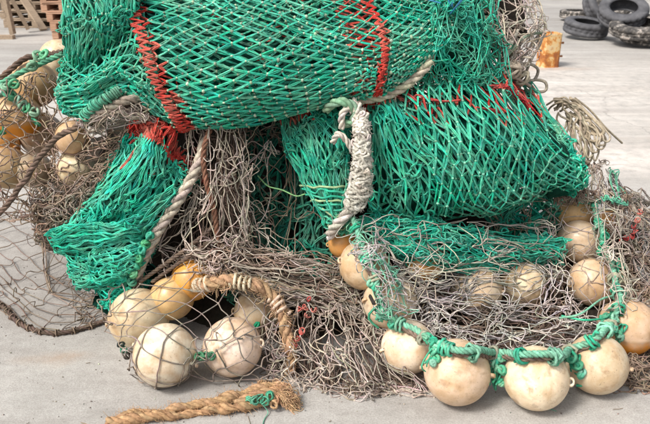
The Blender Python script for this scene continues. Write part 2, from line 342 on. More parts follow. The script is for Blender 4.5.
FL = [
 (139, 318, 60, None, CREAM, 'cream float under brown netting, just right of the lowest tip of the green net', GL),
 (165, 355, 63, None, PALE, 'largest cream float of the netted front left group, the one nearest to the camera', GL),
 (232.5, 347, 59, None, PALE, 'netted cream float right of the dark green twine knot, left of the tan hoop', GL),
 (258, 312, 48, 2.42, DULL, 'dull olive cream float tucked under the tan rope hoop, with a green plug', GL),
 (172, 298, 44, 2.40, (.66, .44, .20), 'yellowish float wedged behind the two front left cream floats', GL),
 (192, 280, 42, 2.44, (.72, .33, .05), 'orange amber float at the foot of the long white rope', GL),
 (364, 265, 50, 2.42, TAN, 'tan float at the upper left start of the rope ring, below the frayed white rope', GR),
 (344, 243, 32, 2.55, AMBER, 'small amber float right under the end of the frayed white rope', GR),
 (390, 302, 54, 2.33, CREAM, 'cream float half covered by the rope ring, second along its left side', GR),
 (408, 347, 54, None, PALE, 'bare cream float on the left bend of the ring beside the spilled brown net', GR),
 (457, 372, 66, None, CREAM, 'biggest cream float on the ring, standing on the concrete at its lowest left', GR),
 (536, 378, 64, None, PALE, 'cream float with pinkish streaks at the very bottom of the ring', GR),
 (597, 364, 60, None, CREAM, 'cream float with a brown scuff, between the lowest float and the orange based one', GR),
 (627, 327, 57, 2.42, TAN, 'glossy yellowish float with an orange underside at the right edge', GR),
 (593, 282, 48, 2.56, TAN, 'yellow cream float under loose grey twine on the right side of the ring', GR),
 (615, 291, 40, 2.78, CREAM, 'cream float mostly hidden behind the right limb of the ring rope', GR),
 (579, 242, 44, 2.74, CREAM, 'pale float below the small amber one near the top right of the ring', GR),
 (573, 210, 42, 2.88, (.72, .50, .26), 'amber and cream float at the top right end of the ring', GR),
 (611, 222, 26, 3.0, AMBER, 'small dark amber float behind the grey netting at the top right of the ring', GR),
 (476, 291, 52, 2.50, DULL, 'dirty float buried under grey netting in the middle of the ring', GR),
 (523, 284, 46, 2.55, CREAM, 'dusty cream float half buried in grey netting right of the middle one', GR),
 (422, 262, 46, 2.52, AMBER, 'brown orange float with a green stripe under the thin green net strip', GR),
 (18, 116, 46, 2.88, (.68, .46, .25), 'cream float with an orange lower half and a green patch, left heap', GB),
 (34, 84, 46, 3.0, (.58, .40, .24), 'tan float under the green line at the upper left heap', GB),
 (58, 58, 36, 3.3, PALE, 'whitish float peeking out behind the top of the left heap', GB),
 (-2, 147, 42, 2.95, AMBER, 'deep orange float cut by the left edge of the picture', GB),
 (8, 168, 42, 2.85, (.55, .38, .22), 'tan float at the left edge below the deep orange one', GB),
 (42, 135, 44, 3.05, DULL, 'dull beige float between the orange bottomed float and the brown rope', GB),
 (73, 138, 34, 2.72, (.60, .44, .28), 'tan float peeking out just below the brown rope at the left', GB),
 (78, 170, 38, 2.72, CREAM, 'beige float behind netting left of the hanging green net', GB),
 (34, 170, 36, 2.85, DULL, 'greyish float behind the lower stretch of the brown edge rope', GB),
]
FC = [add_float(*f) for f in FL]

# ------------------------------------------------------------------ netting
def heap_z(x, y):
    z = np.full_like(x, -.06)
    for cx, cy, a, b, h in ((-.30, 3.30, .95, .60, 1.0), (.35, 3.3, .65, .55, .75), (-.15, 2.95, .62, .55, .26), (.58, 2.95, .55, .6, .2), (-1.08, 3.48, .46, .34, .56), (1.25, 3.0, .4, .6, .22)):
        q = 1 - ((x - cx) / a)**2 - ((y - cy) / b)**2
        z = np.maximum(z, h * np.sign(q) * np.sqrt(np.abs(q)))
    return z
def collide(p, r, sph=True):
    if sph:
        for c, R in SPH:
            d = p - c; l = np.linalg.norm(d, axis=-1); m = l < R * 1.015 + r
            if m.any(): p[m] = c + d[m] / (l[m][:, None] + 1e-9) * (R * 1.015 + r)
    z = np.maximum(heap_z(p[..., 0], p[..., 1]), 0) + r
    p[..., 2] = np.maximum(p[..., 2], z); return p
def net(tb, patch, nu, nv, r, col, lift=0., wob=.006, wscale=.12, slack=1.12, dbl=0., K=4, S=4, seed=1, warp=.15, knots=True, kcol=None, kr=1.7,
        fold=None, colf=None, drop=0., coll=False, jc=.18, droop=.3, relax=0, uvr=(0, 1, 0, 1), spread=.4, back=None, wob2=.12, flow=0., axis='v', hem=True, limp=0.):
    g = np.random.default_rng(seed)
    j, i = np.meshgrid(np.arange(nv + 1), np.arange(nu + 1), indexing='ij')
    fu = (i + .5 * (j % 2)) / (nu + .5); fv = j / nv
    u0, u1, v0, v1 = uvr
    u = (u0 + (u1 - u0) * fu).ravel(); v = (v0 + (v1 - v0) * fv).ravel()
    q = np.c_[u * 3, v * 3, np.full_like(u, seed * .37)]
    wq = fn(q, 1.4, seed + 50, 2)
    u = u + wq[:, 0] * warp / max(nu, 1) * 2 + g.normal(0, .10, len(u)) / nu * spread; v = v + wq[:, 1] * warp / max(nv, 1) * 2 + g.normal(0, .10, len(v)) / nv * spread
    u = np.clip(u, u0 - .02, u1 + .02); v = np.clip(v, v0 - .02, v1 + .02)
    p, n = patch.SN(u, v)
    p = p + n * (lift + (fold(u, v) if fold else 0))[:, None] if fold else p + n * lift
    p = p + fn(p, wscale, seed + 11) * wob + fn(p, wscale * .35, seed + 12) * wob * wob2
    W = nu + 1
    id_ = (j * W + i)
    e1 = np.stack([id_[:-1], id_[1:]], -1).reshape(-1, 2)
    ev = []
    for jj in range(nv):
        a = id_[jj]; b = id_[jj + 1]
        if jj % 2 == 0: ev.append(np.c_[a[1:], b[:-1]])
        else: ev.append(np.c_[a[:-1], b[1:]])
    E = np.concatenate([e1] + ev + ([np.c_[id_[-1][:-1], id_[-1][1:]]] if hem else []))
    if colf is not None: pass
    d0 = np.linalg.norm(p[E[:, 0]] - p[E[:, 1]], axis=1); L0 = np.median(d0) * slack
    for _ in range(relax):
        d = p[E[:, 1]] - p[E[:, 0]]; l = np.linalg.norm(d, axis=1); ex = np.maximum(l - L0, 0) / (l + 1e-9) * .45
        mv = d * ex[:, None]; acc = np.zeros_like(p); cnt = np.ones(len(p))
        np.add.at(acc, E[:, 0], mv); np.add.at(acc, E[:, 1], -mv); np.add.at(cnt, E.ravel(), .35)
        p = p + acc / cnt[:, None]
        if coll: p = collide(p, r)
    if coll: p = collide(p, r)
    if drop > 0: E = E[g.random(len(E)) > drop]
    pg = p.reshape(nv + 1, nu + 1, 3)
    fl = np.gradient(pg, axis=0 if axis == 'v' else 1)
    if axis == 'v':   # smooth away the zigzag of the staggered rows
        f2_ = fl.copy(); f2_[:, 1:-1] = (fl[:, :-2] + 2 * fl[:, 1:-1] + fl[:, 2:]) / 4; fl = f2_
    fl = unit(fl + 1e-9).reshape(-1, 3)
    a = p[E[:, 0]]; b = p[E[:, 1]]; d = b - a; l = np.linalg.norm(d, axis=1); Ta = fl[E[:, 0]]; Tb = fl[E[:, 1]]
    sgn = np.sign((Ta * d).sum(1))[:, None]; Ta = Ta * sgn; Tb = Tb * np.sign((Tb * d).sum(1))[:, None]
    um = (u[E[:, 0]] + u[E[:, 1]]) / 2; vm = (v[E[:, 0]] + v[E[:, 1]]) / 2
    if back is not None: keep = ~back(um, vm); E = E[keep]; Ta = Ta[keep]; Tb = Tb[keep]; a = a[keep]; b = b[keep]; d = d[keep]; l = l[keep]; um = um[keep]; vm = vm[keep]
    Lr = np.maximum(L0 * g.uniform(.93, 1.05, len(l)), l * g.uniform(1., 1.006, len(l))); h = np.sqrt(np.maximum(.375 * (Lr**2 - l**2), 0)) * .8
    h = np.minimum(h, .9 * L0)
    dirn = unit(g.normal(0, .22, (len(l), 3)) + 1.6 * fn((a + b) / 2, .11, seed + 21) * np.sign(g.random((len(l), 1)) - .25) + np.array([0, -.15, -droop])); ch = unit(d); dirn = unit(dirn - ch * (dirn * ch).sum(1)[:, None])
    nmid = (n[E[:, 0]] + n[E[:, 1]]) / 2
    dn = (dirn * nmid).sum(1); dirn = unit(dirn - nmid * (dn * .6)[:, None])
    m = dirn * h[:, None]
    m2 = unit(np.cross(ch, dirn)) * (h * g.normal(0, .35, len(h)))[:, None]
    t = np.linspace(0, 1, K)[None, :, None]
    base_ = a[:, None] + d[:, None] * t
    if flow:
        k_ = (l * 1.1)[:, None, None]
        her = (2 * t**3 - 3 * t**2 + 1) * a[:, None] + (t**3 - 2 * t**2 + t) * Ta[:, None] * k_ + (3 * t**2 - 2 * t**3) * b[:, None] + (t**3 - t**2) * Tb[:, None] * k_
        base_ = base_ * (1 - flow) + her * flow
    mid = base_ + m[:, None] * 4 * t * (1 - t) * .9 + m2[:, None] * np.sin(2 * math.pi * t)
    if limp: mid = mid + (fn(mid.reshape(-1, 3), .068, seed + 31) * limp).reshape(mid.shape); p = p + fn(p, .068, seed + 31) * limp
    c = jit(col, len(l), jc, .05, seed)
    if colf is not None: c = colf(um, vm, c, g)
    if dbl:
        side = unit(np.cross(ch, nmid)); w_ = dbl * g.uniform(.6, 1.5, len(l)) * r
        env = np.sin(math.pi * np.linspace(.08, .92, K))[None, :, None]
        for s in (-1, 1):
            Ls = mid + side[:, None] * (s * w_)[:, None, None] * env + nmid[:, None] * (s * g.normal(0, .5, len(l)) * r)[:, None, None] * env
            if coll: Ls = collide(Ls.reshape(-1, 3), r).reshape(Ls.shape)
            tb.add(Ls, r * g.uniform(.85, 1.15, len(l)), np.clip(c * g.uniform(.85, 1.12, (len(l), 1)), 0, 1), S)
    else:
        if coll: mid = collide(mid.reshape(-1, 3), r).reshape(mid.shape)
        tb.add(mid, r * g.uniform(.85, 1.15, len(l)), c, S)
    if knots:
        used = np.unique(E.ravel())
        kc = jit(kcol if kcol is not None else col, len(used), .2, .04, seed + 3)
        kp = p[used]
        tb.blobs(kp, r * kr * g.uniform(.8, 1.25, len(used)), kc, seed=seed)
    return p
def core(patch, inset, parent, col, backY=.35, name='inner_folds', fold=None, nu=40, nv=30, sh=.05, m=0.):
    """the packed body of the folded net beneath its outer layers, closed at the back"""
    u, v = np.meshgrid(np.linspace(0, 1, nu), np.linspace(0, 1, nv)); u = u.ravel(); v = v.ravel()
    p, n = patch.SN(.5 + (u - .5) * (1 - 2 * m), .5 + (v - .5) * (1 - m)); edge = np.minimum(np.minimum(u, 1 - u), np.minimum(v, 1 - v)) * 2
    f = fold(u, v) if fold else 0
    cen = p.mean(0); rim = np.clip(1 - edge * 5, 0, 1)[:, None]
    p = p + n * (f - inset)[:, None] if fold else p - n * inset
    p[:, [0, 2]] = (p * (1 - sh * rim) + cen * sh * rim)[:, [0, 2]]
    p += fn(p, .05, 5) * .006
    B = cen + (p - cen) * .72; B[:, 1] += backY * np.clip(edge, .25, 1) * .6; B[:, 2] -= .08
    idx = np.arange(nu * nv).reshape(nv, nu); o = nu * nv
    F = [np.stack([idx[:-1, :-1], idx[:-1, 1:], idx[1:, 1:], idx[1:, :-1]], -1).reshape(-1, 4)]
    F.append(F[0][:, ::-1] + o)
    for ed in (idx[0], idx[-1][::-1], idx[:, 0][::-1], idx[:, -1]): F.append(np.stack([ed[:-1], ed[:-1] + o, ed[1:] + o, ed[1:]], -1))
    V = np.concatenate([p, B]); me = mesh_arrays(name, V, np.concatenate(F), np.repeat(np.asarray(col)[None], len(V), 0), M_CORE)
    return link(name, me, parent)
CG = (.004, .060, .042); CBn = (.035, .027, .022)  # core colours kept dark to stand for shade in the gaps between strands

def frames(c):
    T = unit(np.gradient(c, axis=0)); n = np.cross(T[0], (0, 0, 1)); 
    if np.linalg.norm(n) < .1: n = np.cross(T[0], (1, 0, 0))
    n = unit(n); A = []
    for t in T: n = unit(n - t * (n @ t)); A.append(n)
    A = np.array(A); return T, A, np.cross(T, A)
def rope(tb, pts, R, col, pitch=None, ns=3, S=7, jc=.12, seed=1, fuzz=0, taper=None, wav=0., var=.0):
    c = even(pts, R * .45); g = np.random.default_rng(seed)
    if wav: c = c + fn(c, R * 6, seed) * wav
    T, A, B = frames(c); s = np.r_[0, np.cumsum(np.linalg.norm(np.diff(c, axis=0), axis=1))]
    pitch = pitch or R * 6.5
    tp = np.ones(len(c)) if taper is None else np.interp(np.linspace(0, 1, len(c)), *taper)
    Rv = R * tp * (1 + var * fn(c, R * 5, seed + 9, 1)[:, 0])
    for k in range(ns):
        ph = 2 * math.pi * (s / pitch + k / ns)
        st = c + ((A * np.cos(ph)[:, None] + B * np.sin(ph)[:, None]) * (.52 * Rv)[:, None])
        cc = jit(col, 1, jc, .03, seed * 7 + k)
        rad = A * np.cos(ph)[:, None] + B * np.sin(ph)[:, None]
        tb.add(st[None], (.53 * Rv)[None], cc, S, ref=rad[None])
        tb.blobs(st[[0, -1]], .5 * Rv[[0, -1]], cc)
    if fuzz:
        i = g.integers(0, len(c), fuzz); th = g.uniform(0, 6.28, fuzz)
        o = A[i] * np.cos(th)[:, None] + B[i] * np.sin(th)[:, None]
        p0 = c[i] + o * (Rv[i] * .9)[:, None]; dr = unit(o + T[i] * g.normal(0, 1.2, (fuzz, 1)) + g.normal(0, .4, (fuzz, 3)))
        ln = g.uniform(.4, 1.6, fuzz) * R * .8; tt = np.linspace(0, 1, 4)[None, :, None]
        L = p0[:, None] + dr[:, None] * ln[:, None, None] * tt + g.normal(0, .25, (fuzz, 1, 3)) * ln[:, None, None] * tt**2
        tb.add(L, np.full(fuzz, R * .035), jit(np.minimum(np.asarray(col) * 1.15, 1), fuzz, .15, .03, seed), 3)
    return c
def cord(tb, pts, r, col, S=6, seed=1, wav=0.):
    c = even(pts, max(r * 1.5, .006))
    if wav: c = c + fn(c, .07, seed) * wav
    T, A, B = frames(c); tb.add(c[None], r, jit(col, 1, .08, .02, seed), S, ref=A[None]); tb.blobs(c[[0, -1]], r, np.asarray(col)); return c
def wraps(tb, c, i0, i1, R, r, col, pitch, S=6, seed=1, jr=.15, ph0=0.):
    """a line wound round part of a path"""
    g = np.random.default_rng(seed); T, A, B = frames(c)
    s = np.r_[0, np.cumsum(np.linalg.norm(np.diff(c, axis=0), axis=1))]
    L = s[i1] - s[i0]; n = max(8, int(L / pitch * 14)); q = np.linspace(s[i0], s[i1], n)
    f = lambda X: np.stack([np.interp(q, s, X[:, k]) for k in range(3)], -1)
    ph = 2 * math.pi * (q - s[i0]) / pitch + ph0; RR = R * (1 + jr * fn(np.c_[q, q, q] / max(L, .01) * 3, .5, seed, 1)[:, 0])
    a, b = f(A), f(B); rad = a * np.cos(ph)[:, None] + b * np.sin(ph)[:, None]
    p = f(c) + rad * RR[:, None]
    tb.add(p[None], r, jit(col, 1, .1, .02, seed), S, ref=rad[None])
def knotball(tb, c, R, r, turns, col, seed, S=6, sq=(1, 1, 1)):
    g = np.random.default_rng(seed); n = int(turns * 13); t = np.linspace(0, 1, n); a = 2 * math.pi * turns * t
    ax = unit(np.stack([np.sin(t * g.uniform(3, 7) + g.uniform(0, 6)), np.cos(t * g.uniform(3, 7) + g.uniform(0, 6)), np.sin(t * g.uniform(2, 6) + g.uniform(0, 6))], -1) + 1e-3)
    e1 = unit(np.cross(ax, np.array([.31, .52, .8]))); e2 = np.cross(ax, e1)
    p = (e1 * np.cos(a)[:, None] + e2 * np.sin(a)[:, None]) * R * (1 + .12 * np.sin(a * .37 + seed))[:, None] * np.array(sq) + c
    tb.add(p[None], r, jit(col, 1, .12, .04, seed), S, ref=unit(p - c)[None]); tb.blobs(p[[0, -1]], r, np.asarray(col))
def fray(tb, p, d, n, ln, spread, r, col, seed, grav=.6):
    g = np.random.default_rng(seed); tt = np.linspace(0, 1, 6)[None, :, None]; d = unit(np.asarray(d, float))
    dr = unit(d + g.normal(0, spread, (n, 3))); p0 = p + g.normal(0, .3, (n, 3)) * ln * .12
    l = (g.uniform(.4, 1.1, n) * ln)[:, None, None]
    L = p0[:, None] + dr[:, None] * l * tt + g.normal(0, .22, (n, 1, 3)) * l * np.sin(tt * 3) + np.array([0, 0, -1]) * l * tt**2 * grav * .5
    L[..., 2] = np.maximum(L[..., 2], r * 1.2)
    tb.add(L, r * g.uniform(.5, 1.2, n), jit(col, n, .2, .05, seed), 4)

# ---- packed heap beneath everything
def heap():
    xs = np.linspace(-1.75, 1.75, 150); ys = np.linspace(2.2, 3.95, 90); X, Y = np.meshgrid(xs, ys); x = X.ravel(); y = Y.ravel()
    z = heap_z(x, y); p = np.c_[x, y, z]
    p[:, 2] = z - .02 + fn(p, .12, 4, 1)[:, 0] * .02 * np.clip(z * 8, 0, 1)
    idx = np.arange(len(x)).reshape(90, 150); F = np.stack([idx[:-1, :-1], idx[:-1, 1:], idx[1:, 1:], idx[1:, :-1]], -1).reshape(-1, 4)
    keep = (z[F] > 0).any(1); F = F[keep]
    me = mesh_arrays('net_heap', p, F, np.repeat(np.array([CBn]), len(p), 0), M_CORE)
    o = link('net_heap', me); tagp(o, 'packed heap of netting under all the other nets, coloured dark for the shaded gaps', 'net heap', kind='stuff')
heap()

# ================================================================== green nets
gfold = lambda amp, fu, fv, ph=0: (lambda u, v: amp * np.sin(2 * math.pi * (fu * u + fv * v) + ph + 1.3 * np.sin(3 * v + 2 * u)))
def redband(bands, dark=1.):
    def f(u, v, c, g):
        for (a, b, v0, v1, pr) in bands:
            m = (u > a) & (u < b) & (v > v0) & (v < v1) & (g.random(len(u)) < pr); c[m] = jit(RED, m.sum(), .15, .04, abs(int(a * 1000)))
        return c
    return f
def dust(f=None, amt=.10):
    def h(u, v, c, g):
        if f: c = f(u, v, c, g)
        k = g.beta(1, 6, (len(c), 1)) * amt * 3; return c * (1 - k) + BEIGE * k
    return h

# --- top bundle
top_net = thing('trawl_net', 'big green trawl net folded over the top of the pile, two red seams across it', 'fishing net', tuple(P(250, 100, 2.6)))
T = Patch([
 [(100, -58, 3.10), (180, -62, 3.15), (260, -62, 3.15), (340, -60, 3.15), (400, -58, 3.12), (450, -50, 3.08)],
 [(112, -30, 2.85), (190, -32, 2.86), (262, -32, 2.86), (336, -30, 2.86), (392, -28, 2.88), (446, -24, 2.90)],
 [(128, 0, 2.66), (203, 0, 2.64), (274, 0, 2.64), (348, 0, 2.66), (402, -2, 2.70), (448, -4, 2.78)],
 [(146, 42, 2.54), (215, 42, 2.50), (288, 42, 2.49), (366, 36, 2.52), (414, 28, 2.58), (450, 20, 2.68)],
 [(158, 82, 2.49), (225, 84, 2.44), (295, 78, 2.44), (373, 62, 2.48), (412, 51, 2.54), (442, 40, 2.62)],
 [(172, 112, 2.49), (236, 112, 2.45), (300, 102, 2.46), (366, 83, 2.49), (402, 72, 2.54), (432, 54, 2.60)],
 [(181, 125, 2.55), (240, 124, 2.53), (302, 112, 2.54), (360, 95, 2.56), (398, 82, 2.59), (428, 62, 2.64)],
 [(182, 122, 2.68), (240, 120, 2.66), (302, 108, 2.66), (358, 92, 2.67), (396, 80, 2.69), (426, 62, 2.72)]])
tfold = lambda u, v: .010 * np.sin(2 * math.pi * (2.2 * v + .5 * u) + 1) + .008 * np.sin(2 * math.pi * (1.3 * u - 2 * v))
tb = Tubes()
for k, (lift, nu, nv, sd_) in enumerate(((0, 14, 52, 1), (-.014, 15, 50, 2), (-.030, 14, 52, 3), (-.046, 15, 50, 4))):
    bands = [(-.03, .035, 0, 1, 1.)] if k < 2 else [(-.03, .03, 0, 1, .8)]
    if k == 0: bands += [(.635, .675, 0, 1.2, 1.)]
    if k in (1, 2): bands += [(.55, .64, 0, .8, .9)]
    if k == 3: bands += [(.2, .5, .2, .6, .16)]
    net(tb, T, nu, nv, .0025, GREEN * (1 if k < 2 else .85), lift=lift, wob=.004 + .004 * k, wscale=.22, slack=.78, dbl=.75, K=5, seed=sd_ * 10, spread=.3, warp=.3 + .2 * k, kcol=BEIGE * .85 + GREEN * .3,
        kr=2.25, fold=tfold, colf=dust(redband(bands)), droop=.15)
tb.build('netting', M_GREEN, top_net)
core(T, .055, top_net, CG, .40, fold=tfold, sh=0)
# red lacing zigzags that join the panels
def lacing(patch, u0, du, v0, v1, n, r, col, seed, lift=.006, name='red_seam', parent=top_net, fold=None, horiz=False):
    g = np.random.default_rng(seed); k = np.arange(n); v = v0 + (v1 - v0) * (k + g.normal(0, .2, n)) / n
    side = np.where(k % 2 == 0, -1, 1); u = u0 + du * side * g.uniform(.8, 1.15, n) + .3 * du * np.sin(v * 9)
    tb = Tubes()
    for s in (-.4, .45):
        uu, vv = (v + s / n * (v1 - v0) * .3, u) if horiz else (u, v + s / n * (v1 - v0) * .3)
        p, nn = patch.SN(uu, vv); L = lift + (fold(uu, vv) if fold else 0)
        p = p + nn * (np.zeros(n) + L)[:, None] + g.normal(0, .0012, (n, 3))
        seg = np.stack([p[:-1], (p[:-1] + p[1:]) / 2 + nn[:-1] * .004, p[1:]], 1)
        tb.add(seg, r, jit(col, n - 1, .15, .03, seed), 5); tb.blobs(p, r * 1.25, jit(col, n, .1, .03, seed), seed=seed)
    return tb.build(name, M_GREEN, parent)
lacing(T, .0, .017, .18, 1., 74, .0029, RED, 5, fold=tfold)
lacing(T, .655, .013, .28, .93, 56, .0027, RED, 6, fold=tfold)

# --- left end of the top bundle: two gathered lobes
T2 = Patch([   # lower lobe, seam side -> left side ; strands run across
 [(132, 2, 2.64), (128, 22, 2.66), (112, 42, 2.68), (86, 52, 2.68), (62, 54, 2.76)],
 [(146, 42, 2.54), (128, 48, 2.56), (110, 62, 2.56), (84, 78, 2.58), (59, 82, 2.68)],
 [(156, 78, 2.50), (134, 74, 2.54), (114, 74, 2.57), (86, 90, 2.55), (57, 98, 2.65)],
 [(166, 102, 2.49), (142, 90, 2.53), (118, 84, 2.56), (90, 102, 2.55), (60, 110, 2.64)],
 [(181, 126, 2.55), (150, 112, 2.54), (122, 92, 2.56), (100, 110, 2.57), (74, 119, 2.63)],
 [(182, 122, 2.66), (150, 108, 2.64), (124, 92, 2.64), (102, 108, 2.66), (78, 117, 2.70)]], 'r')
f2 = lambda u, v: .014 * np.sin(2 * math.pi * 2.6 * v + 4 * u) * np.sin(math.pi * np.clip(u, 0, 1))
tb = Tubes()
for k, lift in enumerate((0, -.013, -.028)):
    net(tb, T2, 8, 24, .0027, GREEN, lift=lift, wob=.007, wscale=.14, slack=1.0, dbl=.8, K=5, seed=130 + k, warp=.3, kcol=BEIGE * .7 + GREEN * .4, kr=1.7, fold=f2, colf=dust())
core(T2, .045, top_net, CG, .3, fold=f2, sh=0)
T3 = Patch([   # upper lobe, a fat roll
 [(150, -30, 2.72), (118, -40, 2.80), (92, -40, 2.85), (68, -34, 2.95)],
 [(140, -6, 2.62), (112, -12, 2.64), (88, -12, 2.66), (64, -8, 2.80)],
 [(134, 12, 2.60), (110, 14, 2.58), (86, 18, 2.60), (62, 20, 2.74)],
 [(126, 24, 2.62), (108, 38, 2.60), (86, 46, 2.62), (62, 46, 2.74)],
 [(122, 44, 2.70), (106, 66, 2.70), (84, 74, 2.70), (60, 72, 2.78)]], 'r')
f3 = lambda u, v: .018 * np.sin(2 * math.pi * 1.8 * u + 2.5 * v)
for k, lift in enumerate((.0, -.014, -.028)):
    net(tb, T3, 17, 9, .0027, GREEN * .95, lift=lift, wob=.008, wscale=.14, slack=1.0, dbl=.8, K=5, seed=150 + k, limp=.002, warp=.35, kcol=BEIGE * .6 + GREEN * .5, kr=1.6, fold=f3, colf=dust())
core(T3, .045, top_net, CG, .3, fold=f3, sh=0)
# messy thin netting at the right end
T4 = Patch([
 [(425, -50, 3.05), (460, -45, 3.08), (495, -36, 3.15)],
 [(425, -10, 2.74), (462, -8, 2.80), (500, 0, 2.95)],
 [(418, 22, 2.62), (462, 24, 2.68), (502, 34, 2.85)],
 [(412, 48, 2.58), (458, 52, 2.62), (503, 62, 2.78)],
 [(424, 78, 2.64), (464, 80, 2.64), (510, 92, 2.74)]])
for k, lift in enumerate((.008, -.008, -.024, -.05)):
    net(tb, T4, 11, 11, .0022, np.array([.008, .50, .34]), lift=lift, wob=.016, wscale=.12, slack=1.25, K=7, seed=170 + k, warp=.8, kr=1.5, kcol=BEIGE * .3 + GREEN * .8, colf=dust())
tb.build('gathered_netting', M_GREEN, top_net)
core(T4, .062, top_net, CG, .4, sh=0)
tb = Tubes()    # stray blue twines
for k in range(4):
    a = P(RNG.uniform(436, 462), RNG.uniform(-12, 4), 2.70)
    cord(tb, [a, a + RNG.normal(0, .025, 3), a + RNG.normal(0, .04, 3)], .0025, (.02, .20, .45), 5, seed=k)
tb.build('blue_twine', M_GREEN, top_net)

# --- right bundle
right_net = thing('trawl_net', 'green net bundle bulging at the right below the fold, red patches near its top', 'fishing net', tuple(P(480, 160, 2.6)))
C1 = Patch([
 [(384, 84, 2.72), (420, 58, 2.78), (460, 46, 2.85), (498, 66, 2.92), (528, 92, 2.98)],
 [(396, 94, 2.60), (434, 78, 2.62), (472, 74, 2.68), (512, 90, 2.76), (548, 116, 2.86)],
 [(414, 124, 2.50), (450, 112, 2.50), (488, 110, 2.55), (528, 122, 2.64), (566, 140, 2.78)],
 [(430, 160, 2.44), (464, 150, 2.42), (502, 146, 2.46), (542, 150, 2.56), (580, 158, 2.72)],
 [(440, 192, 2.43), (472, 184, 2.40), (510, 178, 2.44), (548, 176, 2.54), (587, 172, 2.68)],
 [(444, 214, 2.46), (476, 210, 2.44), (514, 202, 2.48), (550, 192, 2.58), (585, 182, 2.70)],
 [(444, 222, 2.60), (478, 216, 2.58), (512, 208, 2.62), (548, 196, 2.70), (580, 184, 2.78)]], 'r')
fc = lambda u, v: .012 * np.sin(2 * math.pi * (2.1 * u + .6 * v)) + .006 * np.sin(2 * math.pi * (4.2 * u - v))
tb = Tubes()
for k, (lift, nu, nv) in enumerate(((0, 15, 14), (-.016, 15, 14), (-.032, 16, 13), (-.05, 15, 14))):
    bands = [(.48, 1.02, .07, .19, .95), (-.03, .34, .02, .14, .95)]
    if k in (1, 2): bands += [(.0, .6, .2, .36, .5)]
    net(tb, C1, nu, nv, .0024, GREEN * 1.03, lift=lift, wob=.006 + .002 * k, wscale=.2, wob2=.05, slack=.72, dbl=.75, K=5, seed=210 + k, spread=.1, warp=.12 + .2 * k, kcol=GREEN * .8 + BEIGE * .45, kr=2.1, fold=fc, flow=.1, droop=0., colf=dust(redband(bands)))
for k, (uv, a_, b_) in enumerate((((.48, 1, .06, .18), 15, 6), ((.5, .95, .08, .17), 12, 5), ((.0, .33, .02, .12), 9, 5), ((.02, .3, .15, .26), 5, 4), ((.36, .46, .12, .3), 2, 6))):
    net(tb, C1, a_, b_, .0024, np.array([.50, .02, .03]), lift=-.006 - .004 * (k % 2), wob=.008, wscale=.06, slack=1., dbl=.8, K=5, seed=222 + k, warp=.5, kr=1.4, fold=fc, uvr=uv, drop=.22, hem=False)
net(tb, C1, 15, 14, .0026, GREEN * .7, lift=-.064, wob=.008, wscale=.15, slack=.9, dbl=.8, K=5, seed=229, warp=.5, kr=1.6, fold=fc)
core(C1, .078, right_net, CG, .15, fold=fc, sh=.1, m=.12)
C2 = Patch([
 [(356, 92, 2.68), (370, 94, 2.62), (384, 92, 2.60), (398, 88, 2.62), (412, 86, 2.68)],
 [(360, 128, 2.60), (374, 128, 2.52), (392, 122, 2.50), (410, 116, 2.52), (426, 112, 2.60)],
 [(362, 166, 2.56), (380, 164, 2.48), (402, 154, 2.45), (424, 144, 2.46), (440, 138, 2.56)],
 [(366, 198, 2.54), (388, 192, 2.46), (412, 182, 2.43), (438, 172, 2.43), (454, 168, 2.52)],
 [(372, 218, 2.55), (396, 213, 2.47), (422, 206, 2.44), (446, 200, 2.44), (462, 196, 2.52)],
 [(374, 228, 2.60), (398, 225, 2.54), (424, 222, 2.52), (448, 217, 2.52), (460, 210, 2.58)],
 [(374, 226, 2.70), (398, 222, 2.68), (424, 219, 2.66), (446, 214, 2.66), (458, 208, 2.68)]], 'lr')
f5 = lambda u, v: .014 * np.sin(2 * math.pi * 2.3 * u + 1)
for k, lift in enumerate((0, -.013, -.028)):
    net(tb, C2, 14, 11, .0024, GREEN, lift=lift, wob=.006, wscale=.14, slack=.98, dbl=.8, K=5, seed=230 + k, warp=.45, kcol=GREEN * .85 + BEIGE * .3, kr=1.5, fold=f5, flow=.6,
        colf=dust(redband([(-.1, 1.1, -.05, .07, .8)])))
core(C2, .05, right_net, CG, .4, fold=f5)
tb.build('netting', M_GREEN, right_net)

# --- centre gather, drawn together to a point
mid_net = thing('trawl_net', 'green net gathered into a point left of the frayed white rope', 'fishing net', tuple(P(320, 170, 2.6)))
E1 = Patch([
 [(276, 104, 2.74), (292, 104, 2.68), (312, 100, 2.64), (334, 98, 2.64), (352, 100, 2.68)],
 [(279, 128, 2.66), (297, 126, 2.60), (316, 124, 2.56), (336, 122, 2.56), (352, 124, 2.60)],
 [(288, 156, 2.60), (304, 154, 2.53), (320, 152, 2.50), (338, 150, 2.50), (352, 150, 2.55)],
 [(302, 184, 2.56), (314, 182, 2.50), (326, 180, 2.47), (340, 178, 2.47), (352, 178, 2.52)],
 [(318, 208, 2.52), (325, 207, 2.48), (334, 206, 2.46), (343, 204, 2.46), (351, 204, 2.50)],
 [(330, 229, 2.52), (334, 230, 2.49), (340, 230, 2.48), (345, 228, 2.48), (349, 226, 2.50)]])
f6 = lambda u, v: .012 * np.sin(2 * math.pi * 2.6 * u + .5)
tb = Tubes()
for k, lift in enumerate((0, -.012, -.026)):
    net(tb, E1, 12, 11, .0024, GREEN * .95, lift=lift, wob=.006, wscale=.12, slack=.98, dbl=1., K=5, seed=250 + k, warp=.4, kcol=GREEN * .85 + BEIGE * .3, kr=1.5, fold=f6, flow=.6,
        colf=dust(redband([(-.1, .5, -.05, .13, .85)])))
tb.build('netting', M_GREEN, mid_net)
core(E1, .042, mid_net, CG, .35, fold=f6)
tb = Tubes()
